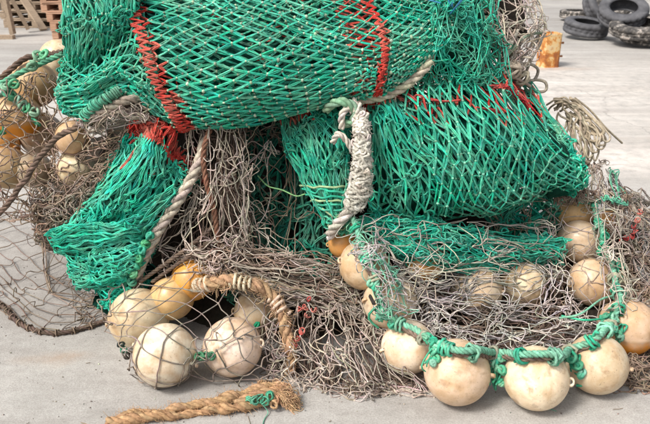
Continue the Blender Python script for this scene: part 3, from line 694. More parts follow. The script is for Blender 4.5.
for k in range(10):
    v = .62 + .035 * k; u = np.linspace(-.05, 1.05, 9); p, n = E1.SN(u, np.full(9, v) + RNG.normal(0, .01, 9) + .06 * u)
    c_ = p + n * .010 * (1 - (2 * u - 1)[:, None]**2 * .7) + RNG.normal(0, .002, (9, 3))
    cord(tb, list(c_), .0042, GREEN * .9 if k % 3 else (.30, .42, .22), 6, seed=k)
tb.build('lashing', M_GREEN, mid_net)

# --- left hanging fold
left_net = thing('trawl_net', 'bright green net hanging in a pointed fold at the left, red band at its top', 'fishing net', tuple(P(120, 220, 2.5)))
B1 = Patch([
 [(132, 118, 2.60), (150, 116, 2.56), (168, 126, 2.56), (184, 144, 2.58), (198, 168, 2.64)],
 [(122, 146, 2.56), (138, 144, 2.49), (158, 154, 2.47), (176, 168, 2.49), (190, 184, 2.56)],
 [(102, 172, 2.56), (120, 176, 2.46), (142, 184, 2.43), (164, 192, 2.45), (180, 202, 2.52)],
 [(82, 198, 2.56), (102, 202, 2.45), (126, 208, 2.42), (150, 212, 2.43), (168, 218, 2.50)],
 [(62, 224, 2.56), (86, 226, 2.46), (112, 230, 2.43), (138, 230, 2.44), (160, 232, 2.50)],
 [(54, 240, 2.60), (80, 242, 2.52), (108, 246, 2.50), (134, 246, 2.50), (156, 248, 2.54)]], 'lr')
fb = lambda u, v: .020 * np.sin(2 * math.pi * 2.6 * u + 3.5 * v) + .006 * np.sin(2 * math.pi * 6 * u)
tb = Tubes()
for k, lift in enumerate((0, -.012, -.026)):
    net(tb, B1, 26, 11, .0023, np.array([.003, .52, .36]), lift=lift, wob=.007, wscale=.10, slack=.95, dbl=1.1, K=5, seed=270 + k, limp=.003, warp=.6, kcol=GREEN * .9 + BEIGE * .2, kr=1.35, fold=fb, flow=.7,
        colf=dust(redband([(-.1, 1.1, -.05, .13, 1.), (.25, .5, .26, .33, .6)]), .06), spread=.6)
net(tb, B1, 22, 5, .0025, RED, lift=-.004, wob=.006, wscale=.07, slack=1., dbl=.9, K=5, seed=285, warp=.5, kr=1.4, fold=fb, uvr=(0, 1, -.01, .12), hem=False)
B2 = Patch([
 [(50, 232, 2.56), (76, 226, 2.44), (104, 226, 2.40), (130, 220, 2.40), (158, 212, 2.48)],
 [(55, 246, 2.54), (80, 244, 2.42), (108, 243, 2.38), (134, 238, 2.39), (156, 232, 2.46)],
 [(62, 264, 2.54), (84, 262, 2.42), (110, 260, 2.38), (134, 254, 2.39), (152, 248, 2.46)],
 [(74, 278, 2.52), (92, 278, 2.43), (112, 276, 2.39), (132, 270, 2.40), (148, 262, 2.46)],
 [(90, 292, 2.48), (102, 292, 2.42), (116, 288, 2.39), (130, 282, 2.40), (144, 274, 2.46)],
 [(100, 308, 2.46), (108, 308, 2.43), (117, 303, 2.42), (128, 294, 2.43), (140, 284, 2.48)]], 'lrb')
fb2 = lambda u, v: .020 * np.sin(2 * math.pi * 2.2 * v + 3.5 * u) + .007 * np.sin(2 * math.pi * (5.5 * v + u))
for k, lift in enumerate((0, -.012, -.026)):
    net(tb, B2, 9, 46, .0022, np.array([.003, .50, .34]), lift=lift, wob=.007, wscale=.09, slack=.95, dbl=1.0, K=5, seed=290 + k, limp=.003, warp=.6, kcol=GREEN * .9 + BEIGE * .2, kr=1.3, fold=fb2, flow=.7, axis='u', colf=dust(None, .05), spread=.6)
tb.build('netting', M_GREEN, left_net)
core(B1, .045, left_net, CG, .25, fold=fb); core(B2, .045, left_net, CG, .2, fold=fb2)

# --- thin green strip over the ring
strip_net = thing('trawl_net', 'thin strip of loose green netting lying across the back of the float ring', 'fishing net', tuple(P(460, 240, 2.55)))
S1 = Patch([
 [(362, 216, 2.50), (400, 216, 2.50), (450, 226, 2.52), (505, 236, 2.58), (560, 236, 2.66)],
 [(370, 228, 2.44), (408, 230, 2.44), (455, 240, 2.46), (508, 248, 2.54), (558, 246, 2.64)],
 [(380, 240, 2.44), (414, 250, 2.43), (458, 256, 2.45), (508, 258, 2.54), (556, 254, 2.64)],
 [(392, 246, 2.48), (424, 262, 2.46), (462, 268, 2.48), (510, 266, 2.56), (552, 262, 2.66)]])
tb = Tubes()
for k, lift in enumerate((.022, .008, -.008)):
    net(tb, S1, 14, 15, .0026, np.array([.004, .50, .35]), lift=lift, wob=.009, wscale=.09, slack=1.02, dbl=.8 if k else 0, K=6, seed=310 + k, limp=.004, warp=.7, kcol=GREEN * .8 + BEIGE * .3, kr=1.5, flow=.6, axis='u', colf=dust(None, .1), spread=.6)
tb.build('netting', M_GREEN, strip_net)

# --- green net in the hollow, twine coloured darker to carry the shade there
hollow_net = thing('trawl_net', 'shaded green netting in the dark hollow left of the gathered green net', 'fishing net', tuple(P(280, 230, 2.75)))
H1 = Patch([
 [(232, 118, 2.86), (262, 120, 2.86), (290, 124, 2.84), (310, 130, 2.80)],
 [(232, 170, 2.76), (262, 172, 2.78), (292, 176, 2.76), (322, 180, 2.70)],
 [(230, 220, 2.66), (262, 222, 2.68), (296, 224, 2.66), (335, 226, 2.62)],
 [(228, 268, 2.56), (262, 270, 2.56), (298, 270, 2.56), (345, 272, 2.56)],
 [(228, 298, 2.50), (262, 300, 2.50), (298, 300, 2.50), (345, 300, 2.50)]])
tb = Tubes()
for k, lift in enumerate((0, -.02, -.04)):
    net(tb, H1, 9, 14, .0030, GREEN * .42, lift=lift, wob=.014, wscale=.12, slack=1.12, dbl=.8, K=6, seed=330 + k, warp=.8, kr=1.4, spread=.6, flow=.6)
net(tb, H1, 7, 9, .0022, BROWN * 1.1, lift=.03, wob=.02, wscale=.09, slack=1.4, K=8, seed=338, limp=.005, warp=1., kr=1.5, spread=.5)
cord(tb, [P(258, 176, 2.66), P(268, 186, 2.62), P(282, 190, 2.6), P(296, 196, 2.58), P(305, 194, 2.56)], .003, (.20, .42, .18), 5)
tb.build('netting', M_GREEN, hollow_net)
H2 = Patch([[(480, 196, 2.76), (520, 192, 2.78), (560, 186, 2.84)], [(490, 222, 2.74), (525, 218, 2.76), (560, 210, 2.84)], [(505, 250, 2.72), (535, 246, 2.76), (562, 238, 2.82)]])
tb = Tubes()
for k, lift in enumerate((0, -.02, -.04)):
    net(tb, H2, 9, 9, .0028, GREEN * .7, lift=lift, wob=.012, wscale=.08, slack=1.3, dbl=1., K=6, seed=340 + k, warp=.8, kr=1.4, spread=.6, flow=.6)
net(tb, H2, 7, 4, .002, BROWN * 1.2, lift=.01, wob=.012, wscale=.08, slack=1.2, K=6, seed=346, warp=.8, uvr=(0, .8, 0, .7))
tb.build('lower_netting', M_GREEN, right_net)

# ================================================================== brown and grey nets
def brown_net(label, patch_sets, loc, mat=M_BROWN, name='fishing_net'):
    t = thing(name, label, 'fishing net', tuple(loc)); tb = Tubes()
    for pa, kws in patch_sets:
        for kw in kws: net(tb, pa, **kw)
    tb.build('netting', mat, t); return t
def lay(n, **kw):
    base = dict(kw); out = []
    for k in range(n):
        d = dict(base); d['seed'] = base['seed'] + k; d['lift'] = base.get('lift', 0) - k * base.get('dl', .012); d.pop('dl', None)
        out.append(d)
    return out
# flat net on the concrete, left
def Gp(px, py, z=.0):
    q = G(px, py, z); return (px, py, q[1])
N1 = Patch([[Gp(-60, 214, .02), Gp(0, 210, .03), Gp(50, 214, .05), Gp(100, 222, .05), Gp(140, 240, .03)],
            [Gp(-60, 244), Gp(-5, 240, .01), Gp(46, 244, .02), Gp(100, 252, .02), Gp(140, 262, .02)],
            [Gp(-50, 272), Gp(0, 270, .008), Gp(50, 276, .01), Gp(100, 278, .01), Gp(140, 288, .01)],
            [Gp(-40, 290), Gp(8, 296, .005), Gp(54, 306, .01), Gp(104, 302, .01), Gp(140, 304, .01)],
            [Gp(-30, 284), Gp(18, 322, .01), Gp(56, 333, .01), Gp(112, 318, .01), Gp(150, 312, .01)]])
flat = brown_net('wide meshed brown net flat on the concrete at the left, edged with dark rope', [
    (N1, [dict(nu=8, nv=15, r=.0021, col=BROWN * .8, wob=.003, wscale=.3, slack=.9, K=6, seed=400, warp=.3, kr=1.7, coll=True, lift=.004),
          dict(nu=5, nv=7, r=.0021, col=BROWN * .9, wob=.004, wscale=.2, slack=.95, K=6, seed=402, warp=.5, coll=True, lift=.008, uvr=(.5, 1, .25, 1))])], G(40, 280))
tb = Tubes()
arc = rope(tb, [G(-30, 284, .012), G(0, 304, .012), G(18, 322, .012), G(36, 330, .012), G(56, 333, .012), G(80, 329, .012), G(112, 318, .014), G(135, 306, .02), G(150, 296, .04)], .0105, DKBR * 1.1, S=6, seed=3)
for k in range(16):
    i = int(len(arc) * (k + .5) / 17); wraps(tb, arc, i, min(i + 4, len(arc) - 1), .013, .0028, BROWN * 1.2, .011, seed=k)
tb.build('edge_rope', M_ROPE, flat)

# net over the left floats
N2 = Patch([[(-50, 92, 2.86), (0, 88, 2.80), (36, 76, 2.84), (70, 96, 2.76), (100, 112, 2.66)],
            [(-50, 130, 2.78), (0, 126, 2.72), (40, 120, 2.78), (76, 128, 2.72), (112, 124, 2.62)],
            [(-50, 165, 2.72), (2, 160, 2.66), (44, 160, 2.74), (80, 158, 2.66), (118, 142, 2.60)],
            [(-50, 195, 2.66), (6, 190, 2.64), (48, 192, 2.66), (84, 184, 2.60), (116, 166, 2.58)],
            [(-50, 222, 2.66), (10, 218, 2.66), (52, 222, 2.62), (80, 216, 2.58), (104, 196, 2.56)]])
leftn = brown_net('brown net thrown over the floats at the left, hanging from a dark edge rope', [
    (N2, [dict(nu=12, nv=17, r=.0024, col=BROWN * 1.25, wob=.014, wscale=.16, slack=1.12, K=7, seed=410, limp=.005, warp=.5, kr=1.7, coll=True, relax=8, kcol=GREY),
          dict(nu=10, nv=14, r=.0024, col=BROWN * 1.1, wob=.02, wscale=.12, slack=1.2, K=7, seed=411, limp=.005, warp=.7, coll=True, lift=-.02)])], P(50, 160, 2.75))
N2b = Patch([[(36, 192, 2.64), (64, 190, 2.60), (92, 178, 2.58), (110, 166, 2.58)], [(34, 208, 2.62), (60, 208, 2.56), (88, 196, 2.54), (104, 190, 2.54)],
             [(36, 224, 2.66), (60, 226, 2.60), (80, 226, 2.56), (90, 216, 2.56)], [(40, 238, 2.76), (58, 246, 2.74), (74, 252, 2.70), (90, 256, 2.64)]])
tb = Tubes()
for k in range(5): net(tb, N2b, 8, 9, .0024, [BROWN * 1.2, GREY * .8, BROWN][k % 3], lift=-.012 * k + .01, wob=.022, wscale=.08, slack=1.5, K=7, seed=420 + k, limp=.005, warp=1., kr=1.5, coll=True, spread=.5)
tb.build('bunched_netting', M_BROWN, leftn)
tb = Tubes()
rope(tb, [P(-30, 236, 2.6), P(0, 212, 2.58), P(14, 195, 2.58), P(30, 172, 2.58), P(42, 154, 2.58), P(58, 137, 2.56), P(78, 126, 2.54), P(100, 117, 2.52), P(125, 108, 2.52), P(150, 110, 2.56)], .0125, DKBR * 1.5, S=6, seed=4, wav=.002)
tb.build('edge_rope', M_ROPE, leftn)
# small twine web in front of the rope under the fold
N2c = Patch([[(84, 120, 2.52), (104, 110, 2.50), (124, 104, 2.50), (142, 108, 2.52)], [(86, 126, 2.50), (106, 117, 2.49), (126, 111, 2.49), (146, 115, 2.52)], [(90, 134, 2.52), (108, 126, 2.52), (126, 119, 2.52), (146, 122, 2.54)]])
tb = Tubes()
for k in range(2): net(tb, N2c, 6, 5, .0021, GREY, lift=.0, wob=.012, wscale=.06, slack=1.4, K=7, seed=430 + k, warp=1., kr=1.5, spread=.5, flow=.6)
tb.build('torn_netting', M_BROWN, leftn)

# net over the front-left floats
N3 = Patch([[(112, 286, 2.42), (150, 268, 2.46), (200, 262, 2.44), (250, 262, 2.40), (300, 280, 2.36)],
            [(100, 316, 2.28), (146, 298, 2.28), (196, 296, 2.30), (246, 296, 2.30), (300, 306, 2.28)],
            [(118, 342, 2.16), (150, 326, 2.12), (196, 326, 2.16), (244, 322, 2.16), (300, 334, 2.18)],
            [(130, 366, 2.10), (160, 354, 2.02), (196, 350, 2.06), (238, 350, 2.05), (300, 360, 2.10)],
            [(142, 380, 2.10), (168, 392, 2.07), (200, 384, 2.10), (240, 382, 2.10), (300, 378, 2.14)]])
brown_net('wide meshed grey net stretched over the cream floats at the front left', [
    (N3, [dict(nu=7, nv=11, r=.0024, col=GREY * .62, wob=.012, wscale=.16, slack=1.0, K=10, seed=442, limp=.002, warp=.35, kr=1.6, coll=True, relax=14)])], G(200, 350))

# curtain of brown netting down the middle and across
n4f = lambda u, v: .028 * np.sin(2 * math.pi * 3.1 * u + 2 * v) + .01 * np.sin(2 * math.pi * 7 * u)
N4 = Patch([[(186, 120, 2.62), (204, 118, 2.60), (224, 118, 2.58), (242, 120, 2.60), (256, 124, 2.66)],
            [(194, 160, 2.60), (210, 160, 2.54), (226, 158, 2.52), (242, 160, 2.56), (256, 164, 2.66)],
            [(180, 205, 2.56), (204, 205, 2.50), (226, 204, 2.47), (242, 206, 2.52), (256, 212, 2.62)],
            [(160, 245, 2.50), (192, 244, 2.46), (222, 242, 2.43), (246, 246, 2.46), (270, 250, 2.52)],
            [(168, 258, 2.46), (196, 258, 2.44), (228, 268, 2.40), (270, 270, 2.42), (330, 276, 2.46)],
            [(178, 266, 2.46), (206, 268, 2.42), (240, 284, 2.38), (290, 290, 2.38), (350, 300, 2.40)]])
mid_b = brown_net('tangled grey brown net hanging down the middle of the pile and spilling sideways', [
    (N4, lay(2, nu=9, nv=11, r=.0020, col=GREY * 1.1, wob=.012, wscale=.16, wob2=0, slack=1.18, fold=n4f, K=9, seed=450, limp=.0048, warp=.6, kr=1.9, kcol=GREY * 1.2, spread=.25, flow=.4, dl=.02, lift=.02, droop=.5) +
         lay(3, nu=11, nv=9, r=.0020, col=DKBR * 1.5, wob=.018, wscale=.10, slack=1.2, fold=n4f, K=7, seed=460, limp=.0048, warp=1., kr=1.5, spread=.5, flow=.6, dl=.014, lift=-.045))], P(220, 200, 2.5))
N4b = Patch([[(212, 240, 2.44), (240, 250, 2.44), (290, 256, 2.46), (340, 262, 2.48), (372, 276, 2.44)],
             [(214, 256, 2.40), (240, 266, 2.40), (292, 274, 2.40), (340, 282, 2.42), (372, 296, 2.38)],
             [(216, 268, 2.38), (236, 278, 2.37), (294, 290, 2.36), (340, 300, 2.36), (376, 318, 2.32)],
             [(218, 278, 2.40), (240, 288, 2.40), (300, 302, 2.36), (344, 316, 2.32), (384, 336, 2.26)]])
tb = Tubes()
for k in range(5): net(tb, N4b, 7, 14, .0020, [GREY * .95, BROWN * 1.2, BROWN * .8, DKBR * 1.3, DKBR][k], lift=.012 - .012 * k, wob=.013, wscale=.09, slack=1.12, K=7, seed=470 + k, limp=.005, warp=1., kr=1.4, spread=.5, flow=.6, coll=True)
# red twine bits
tb.build('bunched_netting', M_BROWN, mid_b)

# front spill
n5f = lambda u, v: .018 * np.sin(2 * math.pi * 4.2 * u + 3 * v) + .006 * np.sin(2 * math.pi * 9 * u)
N5 = Patch([[(268, 300, 2.38), (300, 298, 2.38), (336, 300, 2.38), (366, 308, 2.36), (384, 326, 2.30)],
            [(262, 330, 2.26), (296, 326, 2.26), (334, 328, 2.26), (372, 344, 2.20), (404, 362, 2.16)],
            [(262, 356, 2.18), (294, 354, 2.17), (330, 356, 2.16), (374, 370, 2.10), (422, 380, 2.10)],
            [(268, 372, 2.15), (300, 374, 2.12), (336, 384, 2.08), (380, 392, 2.05), (440, 392, 2.06)],
            [(280, 380, 2.12), (312, 386, 2.09), (344, 398, 2.03), (392, 400, 2.02), (452, 396, 2.05)]])
brown_net('grey brown net spilling onto the concrete between the two groups of floats', [
    (N5, lay(2, nu=12, nv=8, r=.0020, col=GREY * 1.1, wob=.010, wscale=.16, wob2=0, slack=1.08, fold=n5f, K=9, seed=480, limp=.0048, warp=.6, kr=1.9, kcol=GREY * 1.2, spread=.25, flow=.45, dl=.016, lift=.014, coll=True) +
         lay(3, nu=12, nv=7, r=.0020, col=DKBR * 1.3, wob=.018, wscale=.12, slack=1.15, fold=n5f, K=7, seed=490, limp=.0048, warp=.9, kr=1.5, spread=.5, flow=.6, dl=.01, lift=-.045, coll=True))], G(350, 380))

# netting inside the ring
N6 = Patch([[(380, 238, 2.52), (430, 256, 2.58), (480, 262, 2.62), (524, 256, 2.66), (560, 246, 2.74)],
            [(388, 270, 2.42), (434, 282, 2.44), (484, 286, 2.48), (536, 284, 2.50), (562, 270, 2.56)],
            [(400, 300, 2.32), (440, 310, 2.32), (488, 314, 2.33), (536, 314, 2.34), (574, 306, 2.42)],
            [(414, 326, 2.24), (446, 334, 2.22), (492, 338, 2.20), (542, 338, 2.20), (586, 328, 2.28)],
            [(424, 342, 2.22), (452, 352, 2.19), (496, 358, 2.17), (546, 356, 2.17), (592, 342, 2.24)]])
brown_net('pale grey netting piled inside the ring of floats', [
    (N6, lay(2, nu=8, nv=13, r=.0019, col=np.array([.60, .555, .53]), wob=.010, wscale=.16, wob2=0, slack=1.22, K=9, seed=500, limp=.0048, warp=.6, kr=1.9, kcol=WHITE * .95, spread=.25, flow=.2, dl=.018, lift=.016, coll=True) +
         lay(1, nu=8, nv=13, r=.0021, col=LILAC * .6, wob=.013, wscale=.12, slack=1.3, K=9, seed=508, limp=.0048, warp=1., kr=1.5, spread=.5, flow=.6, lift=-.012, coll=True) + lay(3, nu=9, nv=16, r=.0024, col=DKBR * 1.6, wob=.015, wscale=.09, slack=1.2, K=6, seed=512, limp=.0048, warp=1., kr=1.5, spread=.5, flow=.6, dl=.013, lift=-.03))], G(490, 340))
N9 = Patch([[(352, 214, 2.46), (385, 218, 2.46), (440, 222, 2.50), (500, 230, 2.56), (560, 236, 2.68)],
            [(362, 236, 2.40), (394, 244, 2.40), (445, 246, 2.44), (505, 250, 2.50), (562, 248, 2.66)],
            [(372, 262, 2.36), (402, 268, 2.36), (450, 268, 2.42), (510, 266, 2.50), (562, 262, 2.62)],
            [(380, 284, 2.32), (412, 288, 2.34), (456, 286, 2.40), (512, 282, 2.48), (564, 278, 2.56)]])
brown_net('thin whitish netting draped across the green strip behind the ring', [
    (N9, [dict(nu=7, nv=7, r=.0019, col=WHITE * .9, wob=.012, wscale=.09, slack=1.3, K=8, seed=520, limp=.005, warp=.9, kr=1.6, spread=.6, flow=.6, coll=True, lift=.015)])], P(450, 250, 2.5))

# right pile
N7 = Patch([[(540, 180, 2.96), (560, 172, 2.98), (586, 168, 3.0), (612, 172, 3.02), (640, 196, 3.05), (672, 216, 3.1)],
            [(544, 204, 2.82), (566, 196, 2.78), (596, 196, 2.80), (622, 204, 2.84), (650, 220, 2.90), (685, 240, 2.95)],
            [(552, 240, 2.72), (572, 236, 2.66), (606, 236, 2.66), (634, 240, 2.70), (662, 250, 2.78), (700, 262, 2.85)],
            [(560, 276, 2.58), (580, 278, 2.52), (616, 272, 2.54), (642, 276, 2.58), (670, 284, 2.66), (705, 290, 2.7)],
            [(572, 312, 2.42), (592, 316, 2.34), (626, 304, 2.42), (650, 306, 2.48), (680, 312, 2.52), (710, 318, 2.55)]])
brown_net('grey netting heaped over the floats at the right edge of the pile', [
    (N7, lay(1, nu=6, nv=8, r=.0020, col=GREY * .85, wob=.012, wscale=.12, slack=1.18, K=8, seed=530, limp=.0048, warp=.8, kr=1.6, spread=.6, flow=.6, dl=.02, lift=.01, coll=True) +
         [dict(nu=11, nv=16, r=.0022, col=c_, wob=.016, wscale=.09, slack=1.25, K=7, seed=535 + q, limp=.005, warp=1., kr=1.5, spread=.5, flow=.6, lift=-.012 * q, coll=True, uvr=(.58, 1, 0, 1)) for q, c_ in enumerate((GREY * .9, BROWN * 1.1, LILAC * .8, BROWN))] +
         [dict(nu=12, nv=5, r=.0022, col=c_, wob=.016, wscale=.08, slack=1.3, K=7, seed=545 + q, warp=1., kr=1.5, spread=.5, flow=.6, lift=.0, coll=True, uvr=(0, .6, 0, .25)) for q, c_ in enumerate((GREY, GREEN * .8 + BEIGE * .3, BROWN))])], G(620, 300))
N7b = Patch([[(630, 300, 2.5), (660, 296, 2.55), (700, 296, 2.6)], [(628, 340, 2.42), (662, 336, 2.44), (700, 334, 2.46)], [Gp(612, 362, .03), Gp(655, 366, .03), Gp(700, 368, .03)], [Gp(606, 384, .01), Gp(650, 388, .01), Gp(700, 390, .01)]])
brown_net('brown netting lying on the concrete at the lower right edge', [
    (N7b, lay(4, nu=8, nv=14, r=.0023, col=BROWN * 1.2, wob=.014, wscale=.08, slack=1.2, K=7, seed=550, limp=.0048, warp=1., kr=1.5, spread=.5, flow=.6, dl=.008, lift=.01, coll=True))], G(640, 375))

# grey netting at the upper right
N8 = Patch([[(462, -40, 3.2), (490, -40, 3.2), (534, -30, 3.3)], [(466, -2, 3.0), (496, -2, 2.98), (540, 4, 3.1)], [(480, 22, 2.92), (508, 22, 2.9), (546, 26, 3.05)], [(492, 42, 2.88), (514, 44, 2.86), (538, 44, 3.0)], [(500, 66, 2.9), (514, 66, 2.88), (524, 62, 2.95)]])
ur = brown_net('stiff pale grey netting sticking out at the upper right of the pile', [
    (N8, lay(3, nu=8, nv=9, r=.0024, col=GREY * 1.25, wob=.018, wscale=.12, slack=1.2, K=8, seed=560, limp=.003, warp=.9, kr=1.5, spread=.5, flow=.6, dl=.02, lift=.01))], P(510, 30, 3.0))
core(N8, .09, ur, CBn, .3)

# ================================================================== ropes
def rope_thing(label, pts, R, col, name='rope', **kw):
    t = thing(name, label, 'rope', tuple(pts[0])); tb = Tubes(); c = rope(tb, pts, R, col, **kw); tb.build('strands', M_ROPE, t); return t, c
WH = np.array([.66, .58, .48])
rope_thing('thick off white laid rope curving out from under the top green fold', [P(345, 103, 2.60), P(362, 100, 2.56), P(384, 96, 2.55), P(402, 88, 2.56), P(416, 77, 2.57), P(428, 64, 2.58), P(431, 56, 2.62)], .0185, WH * .85, seed=11, fuzz=120)
lw, lc = rope_thing('long off white laid rope running down beside the hanging green net', [P(205, 140, 2.58), P(198, 165, 2.52), P(180, 198, 2.47), P(164, 222, 2.45), P(150, 246, 2.43), P(140, 268, 2.43), P(134, 288, 2.44)], .0215, WH * .9, seed=12, fuzz=200)
tb = Tubes()
for k in range(9):
    p = P(*[(150, 236, 2.40), (146, 244, 2.40), (142, 250, 2.39), (139, 258, 2.39), (136, 266, 2.39), (134, 274, 2.39), (132, 282, 2.4), (138, 262, 2.40), (130, 290, 2.41)][k]); knotball(tb, p, .014, .0055, 3, (.06, .38, .18) if k % 2 else (.03, .34, .22), k + 30)
tb.build('green_lashing', M_GREEN, lw)
uw, uc = rope_thing('short worn beige rope tucked under the left end of the top fold', [P(84, 124, 2.54), P(98, 114, 2.50), P(112, 106, 2.49), P(128, 100, 2.50), P(140, 100, 2.56)], .018, WH * .7, seed=13, fuzz=80)
tb = Tubes(); gc = even([P(84, 120, 2.52), P(92, 108, 2.49), (P(106, 98, 2.48)), P(120, 90, 2.50)], .005)
wraps(tb, gc, 0, len(gc) - 1, .014, .0042, GREEN * .5 + BEIGE * .12, .0085, seed=4, jr=.3); wraps(tb, gc, 2, len(gc) - 3, .016, .0034, GREEN * .75 + BEIGE * .15, .014, seed=14, jr=.4); rope(tb, [gc[0], gc[len(gc) // 2], gc[-1]], .012, WH * .7); tb.build('green_wrapping', M_GREEN, uw)

# frayed white rope, centre
fr = thing('rope', 'frayed white rope knotted into a fuzzy mass, hanging beside the gathered net', 'rope', tuple(P(357, 160, 2.5)))
tb = Tubes(); path = even([P(352, 102, 2.50), P(361, 120, 2.45), P(362, 140, 2.42), P(362, 160, 2.41), P(361, 180, 2.40), P(357, 198, 2.41), P(351, 208, 2.43)], .004)
WF = np.array([.72, .66, .60]); n_ = len(path)
wd = np.interp(np.linspace(0, 1, n_), [0, .15, .5, .75, .9, 1], [.018, .030, .038, .052, .054, .03])
rope(tb, list(path[::12]), .016, WF * .9, seed=2)
T_, A_, B_ = frames(path)
sl_ = np.linspace(0, .46, n_)
for k in range(34):
    pit = RNG.uniform(.05, .16) * RNG.choice([-1, 1]); a0 = RNG.uniform(0, 6.28); fr_ = RNG.uniform(.45, .78)
    ia = int(RNG.uniform(0, .5) * n_) if k > 8 else 0; ib = min(n_, ia + int(RNG.uniform(.3, .7) * n_)) if k > 8 else n_
    ph = a0 + 2 * math.pi * sl_ / pit; cc_ = path + (A_ * np.cos(ph)[:, None] + B_ * np.sin(ph)[:, None]) * (wd * fr_)[:, None]
    cc_ = (cc_ + fn(path, .028, 40 + k) * .006 + fn(path, .012, 90 + k) * .0022)[ia:ib]
    if len(cc_) > 8: tb.add(crw(len(cc_), np.linspace(0, 1, 3 * len(cc_))) @ cc_, RNG.uniform(.0042, .0068), jit(WF * RNG.uniform(.8, 1.1), 1, .06), 6)
for k in range(26):
    i = int(n_ * (.08 + .9 * (k + .5) / 26)); th = k * 2.4; q = path[i] + (A_[i] * math.cos(th) + B_[i] * math.sin(th)) * wd[i] * .66
    knotball(tb, q, .009 + RNG.random() * .006, .0040, 1.6, WF * RNG.uniform(.85, 1.1), 600 + k, S=5)
i = RNG.integers(0, n_, 1500); th = RNG.uniform(0, 6.28, 1500); o = A_[i] * np.cos(th)[:, None] + B_[i] * np.sin(th)[:, None]
p0 = path[i] + o * wd[i][:, None] * .8; dr = unit(o + RNG.normal(0, .8, (1500, 3))); tt = np.linspace(0, 1, 4)[None, :, None]
tb.add(p0[:, None] + dr[:, None] * tt * RNG.uniform(.003, .012, (1500, 1, 1)) + RNG.normal(0, .005, (1500, 1, 3)) * tt**2, .0006, jit(WF, 1500, .1), 3)
tb.build('frayed_strands', M_ROPE, fr)
tb = Tubes(); rope(tb, [P(362, 192, 2.44), P(354, 205, 2.43), P(344, 217, 2.43), P(334, 228, 2.46), P(330, 236, 2.5)], .021, WF * .92, seed=21, fuzz=80); tb.build('rope_tail', M_ROPE, fr); tb = Tubes()
rope(tb, [P(352, 150, 2.45), P(346, 140, 2.45), P(338, 134, 2.45), P(333, 142, 2.47)], .012, WF * .9, seed=22); tb.build('rope_loop', M_ROPE, fr); tb = Tubes()
rope(tb, [P(342, 128, 2.47), P(342, 115, 2.46), P(350, 107, 2.46), P(360, 116, 2.46), P(363, 130, 2.45)], .013, WF * .85, seed=23); tb.build('rope_loop', M_ROPE, fr)
tb = Tubes(); rr = even([P(326, 110, 2.50), P(334, 103, 2.47), P(345, 102, 2.46), P(354, 108, 2.46), P(354, 120, 2.47), P(344, 124, 2.48)], .004)
rope(tb, list(rr[::8]), .017, (.22, .40, .26), seed=24, ns=3); tb.build('green_eye_splice', M_ROPE, fr)

# rusty coloured rope behind the curtain
rope_thing('reddish brown rope hanging inside the tangled brown net', [P(214, 118, 2.58), P(204, 150, 2.52), P(206, 180, 2.49), P(214, 210, 2.47), P(218, 240, 2.45), P(222, 262, 2.44)], .011, (.26, .12, .08), seed=14, fuzz=60)
t, _ = rope_thing('pair of dark brown ropes leading down right of the long white rope', [P(220, 222, 2.50), P(190, 246, 2.44), P(168, 262, 2.42), P(148, 276, 2.41), P(128, 290, 2.43)], .0085, DKBR * 1.4, seed=15)
tb = Tubes(); rope(tb, [P(226, 230, 2.49), P(196, 252, 2.43), P(172, 268, 2.41), P(152, 282, 2.41)], .0075, DKBR * 1.1, seed=16); tb.build('second_strand', M_ROPE, t)

# tan hoop
hp = [P(186, 290, 2.40), P(204, 284, 2.34), P(226, 280, 2.31), P(248, 283, 2.29), P(268, 292, 2.27), P(280, 308, 2.24), P(286, 326, 2.21), P(290, 345, 2.18), P(292, 360, 2.16), P(290, 374, 2.14)]
ht, hc = rope_thing('thick frayed tan rope arched over the dull float in front', hp, .0225, (.46, .30, .18), seed=17, fuzz=500, wav=.004, var=.18, pitch=.12)
tb = Tubes()
for k in range(9):
    i = int(len(hc) * (.15 + .08 * k)); fray(tb, hc[i], (RNG.normal(), -.6, -.3), 26, .05, .7, .0012, (.52, .36, .22), 700 + k)
    if k % 3 == 0: wraps(tb, hc, max(0, i - 4), min(len(hc) - 1, i + 4), .0235, .006, (.60, .50, .38), .02, seed=k)
tb.build('loose_fibres', M_ROPE, ht)
# foreground rope
fr2 = thing('rope', 'frayed orange brown rope on the foreground concrete, green twine near its loose end', 'rope', tuple(G(200, 412)))
OR = np.array([.56, .34, .19]); tb = Tubes()
ra = rope(tb, [G(112, 419, .02), G(128, 415, .02), G(162, 410, .022), G(200, 405, .024), G(236, 397, .028), G(262, 388, .034), G(278, 384, .034)], .0160, OR, seed=18, fuzz=600, var=.28, pitch=.095, wav=.006, ns=4, taper=([0, .3, 1], [.55, .9, 1.]))
rb = rope(tb, [G(110, 422, .014), G(134, 420, .016), G(172, 415, .018), G(210, 410, .02), G(244, 405, .024), G(270, 399, .026), G(288, 397, .026)], .0165, OR * .9, seed=19, fuzz=600, var=.28, pitch=.11, wav=.006, ns=4)
rope(tb, [G(236, 404, .03), G(252, 396, .045), G(268, 392, .045), G(284, 391, .03)], .016, OR * 1.1, seed=20, fuzz=160, var=.1)
tb.build('strands', M_ROPE, fr2); tb = Tubes()
for k, (a, b, z, n) in enumerate(((262, 386, .04, 90), (276, 388, .04, 130), (284, 396, .03, 170), (286, 402, .02, 120), (280, 392, .045, 120))):
    fray(tb, G(a, b, z), (1, -.05 - .1 * k, .05) if k else (-.1, .3, 1), n, .055 if k else .03, .35, .0013, (.60, .38, .22), 720 + k)
for k in range(16): knotball(tb, G(278 + RNG.normal() * 6, 395 + RNG.normal() * 4, .03), .012, .0042, 1.6, OR * RNG.uniform(.7, 1.3), 740 + k, S=5)
tb.build('frayed_end', M_ROPE, fr2); tb = Tubes()
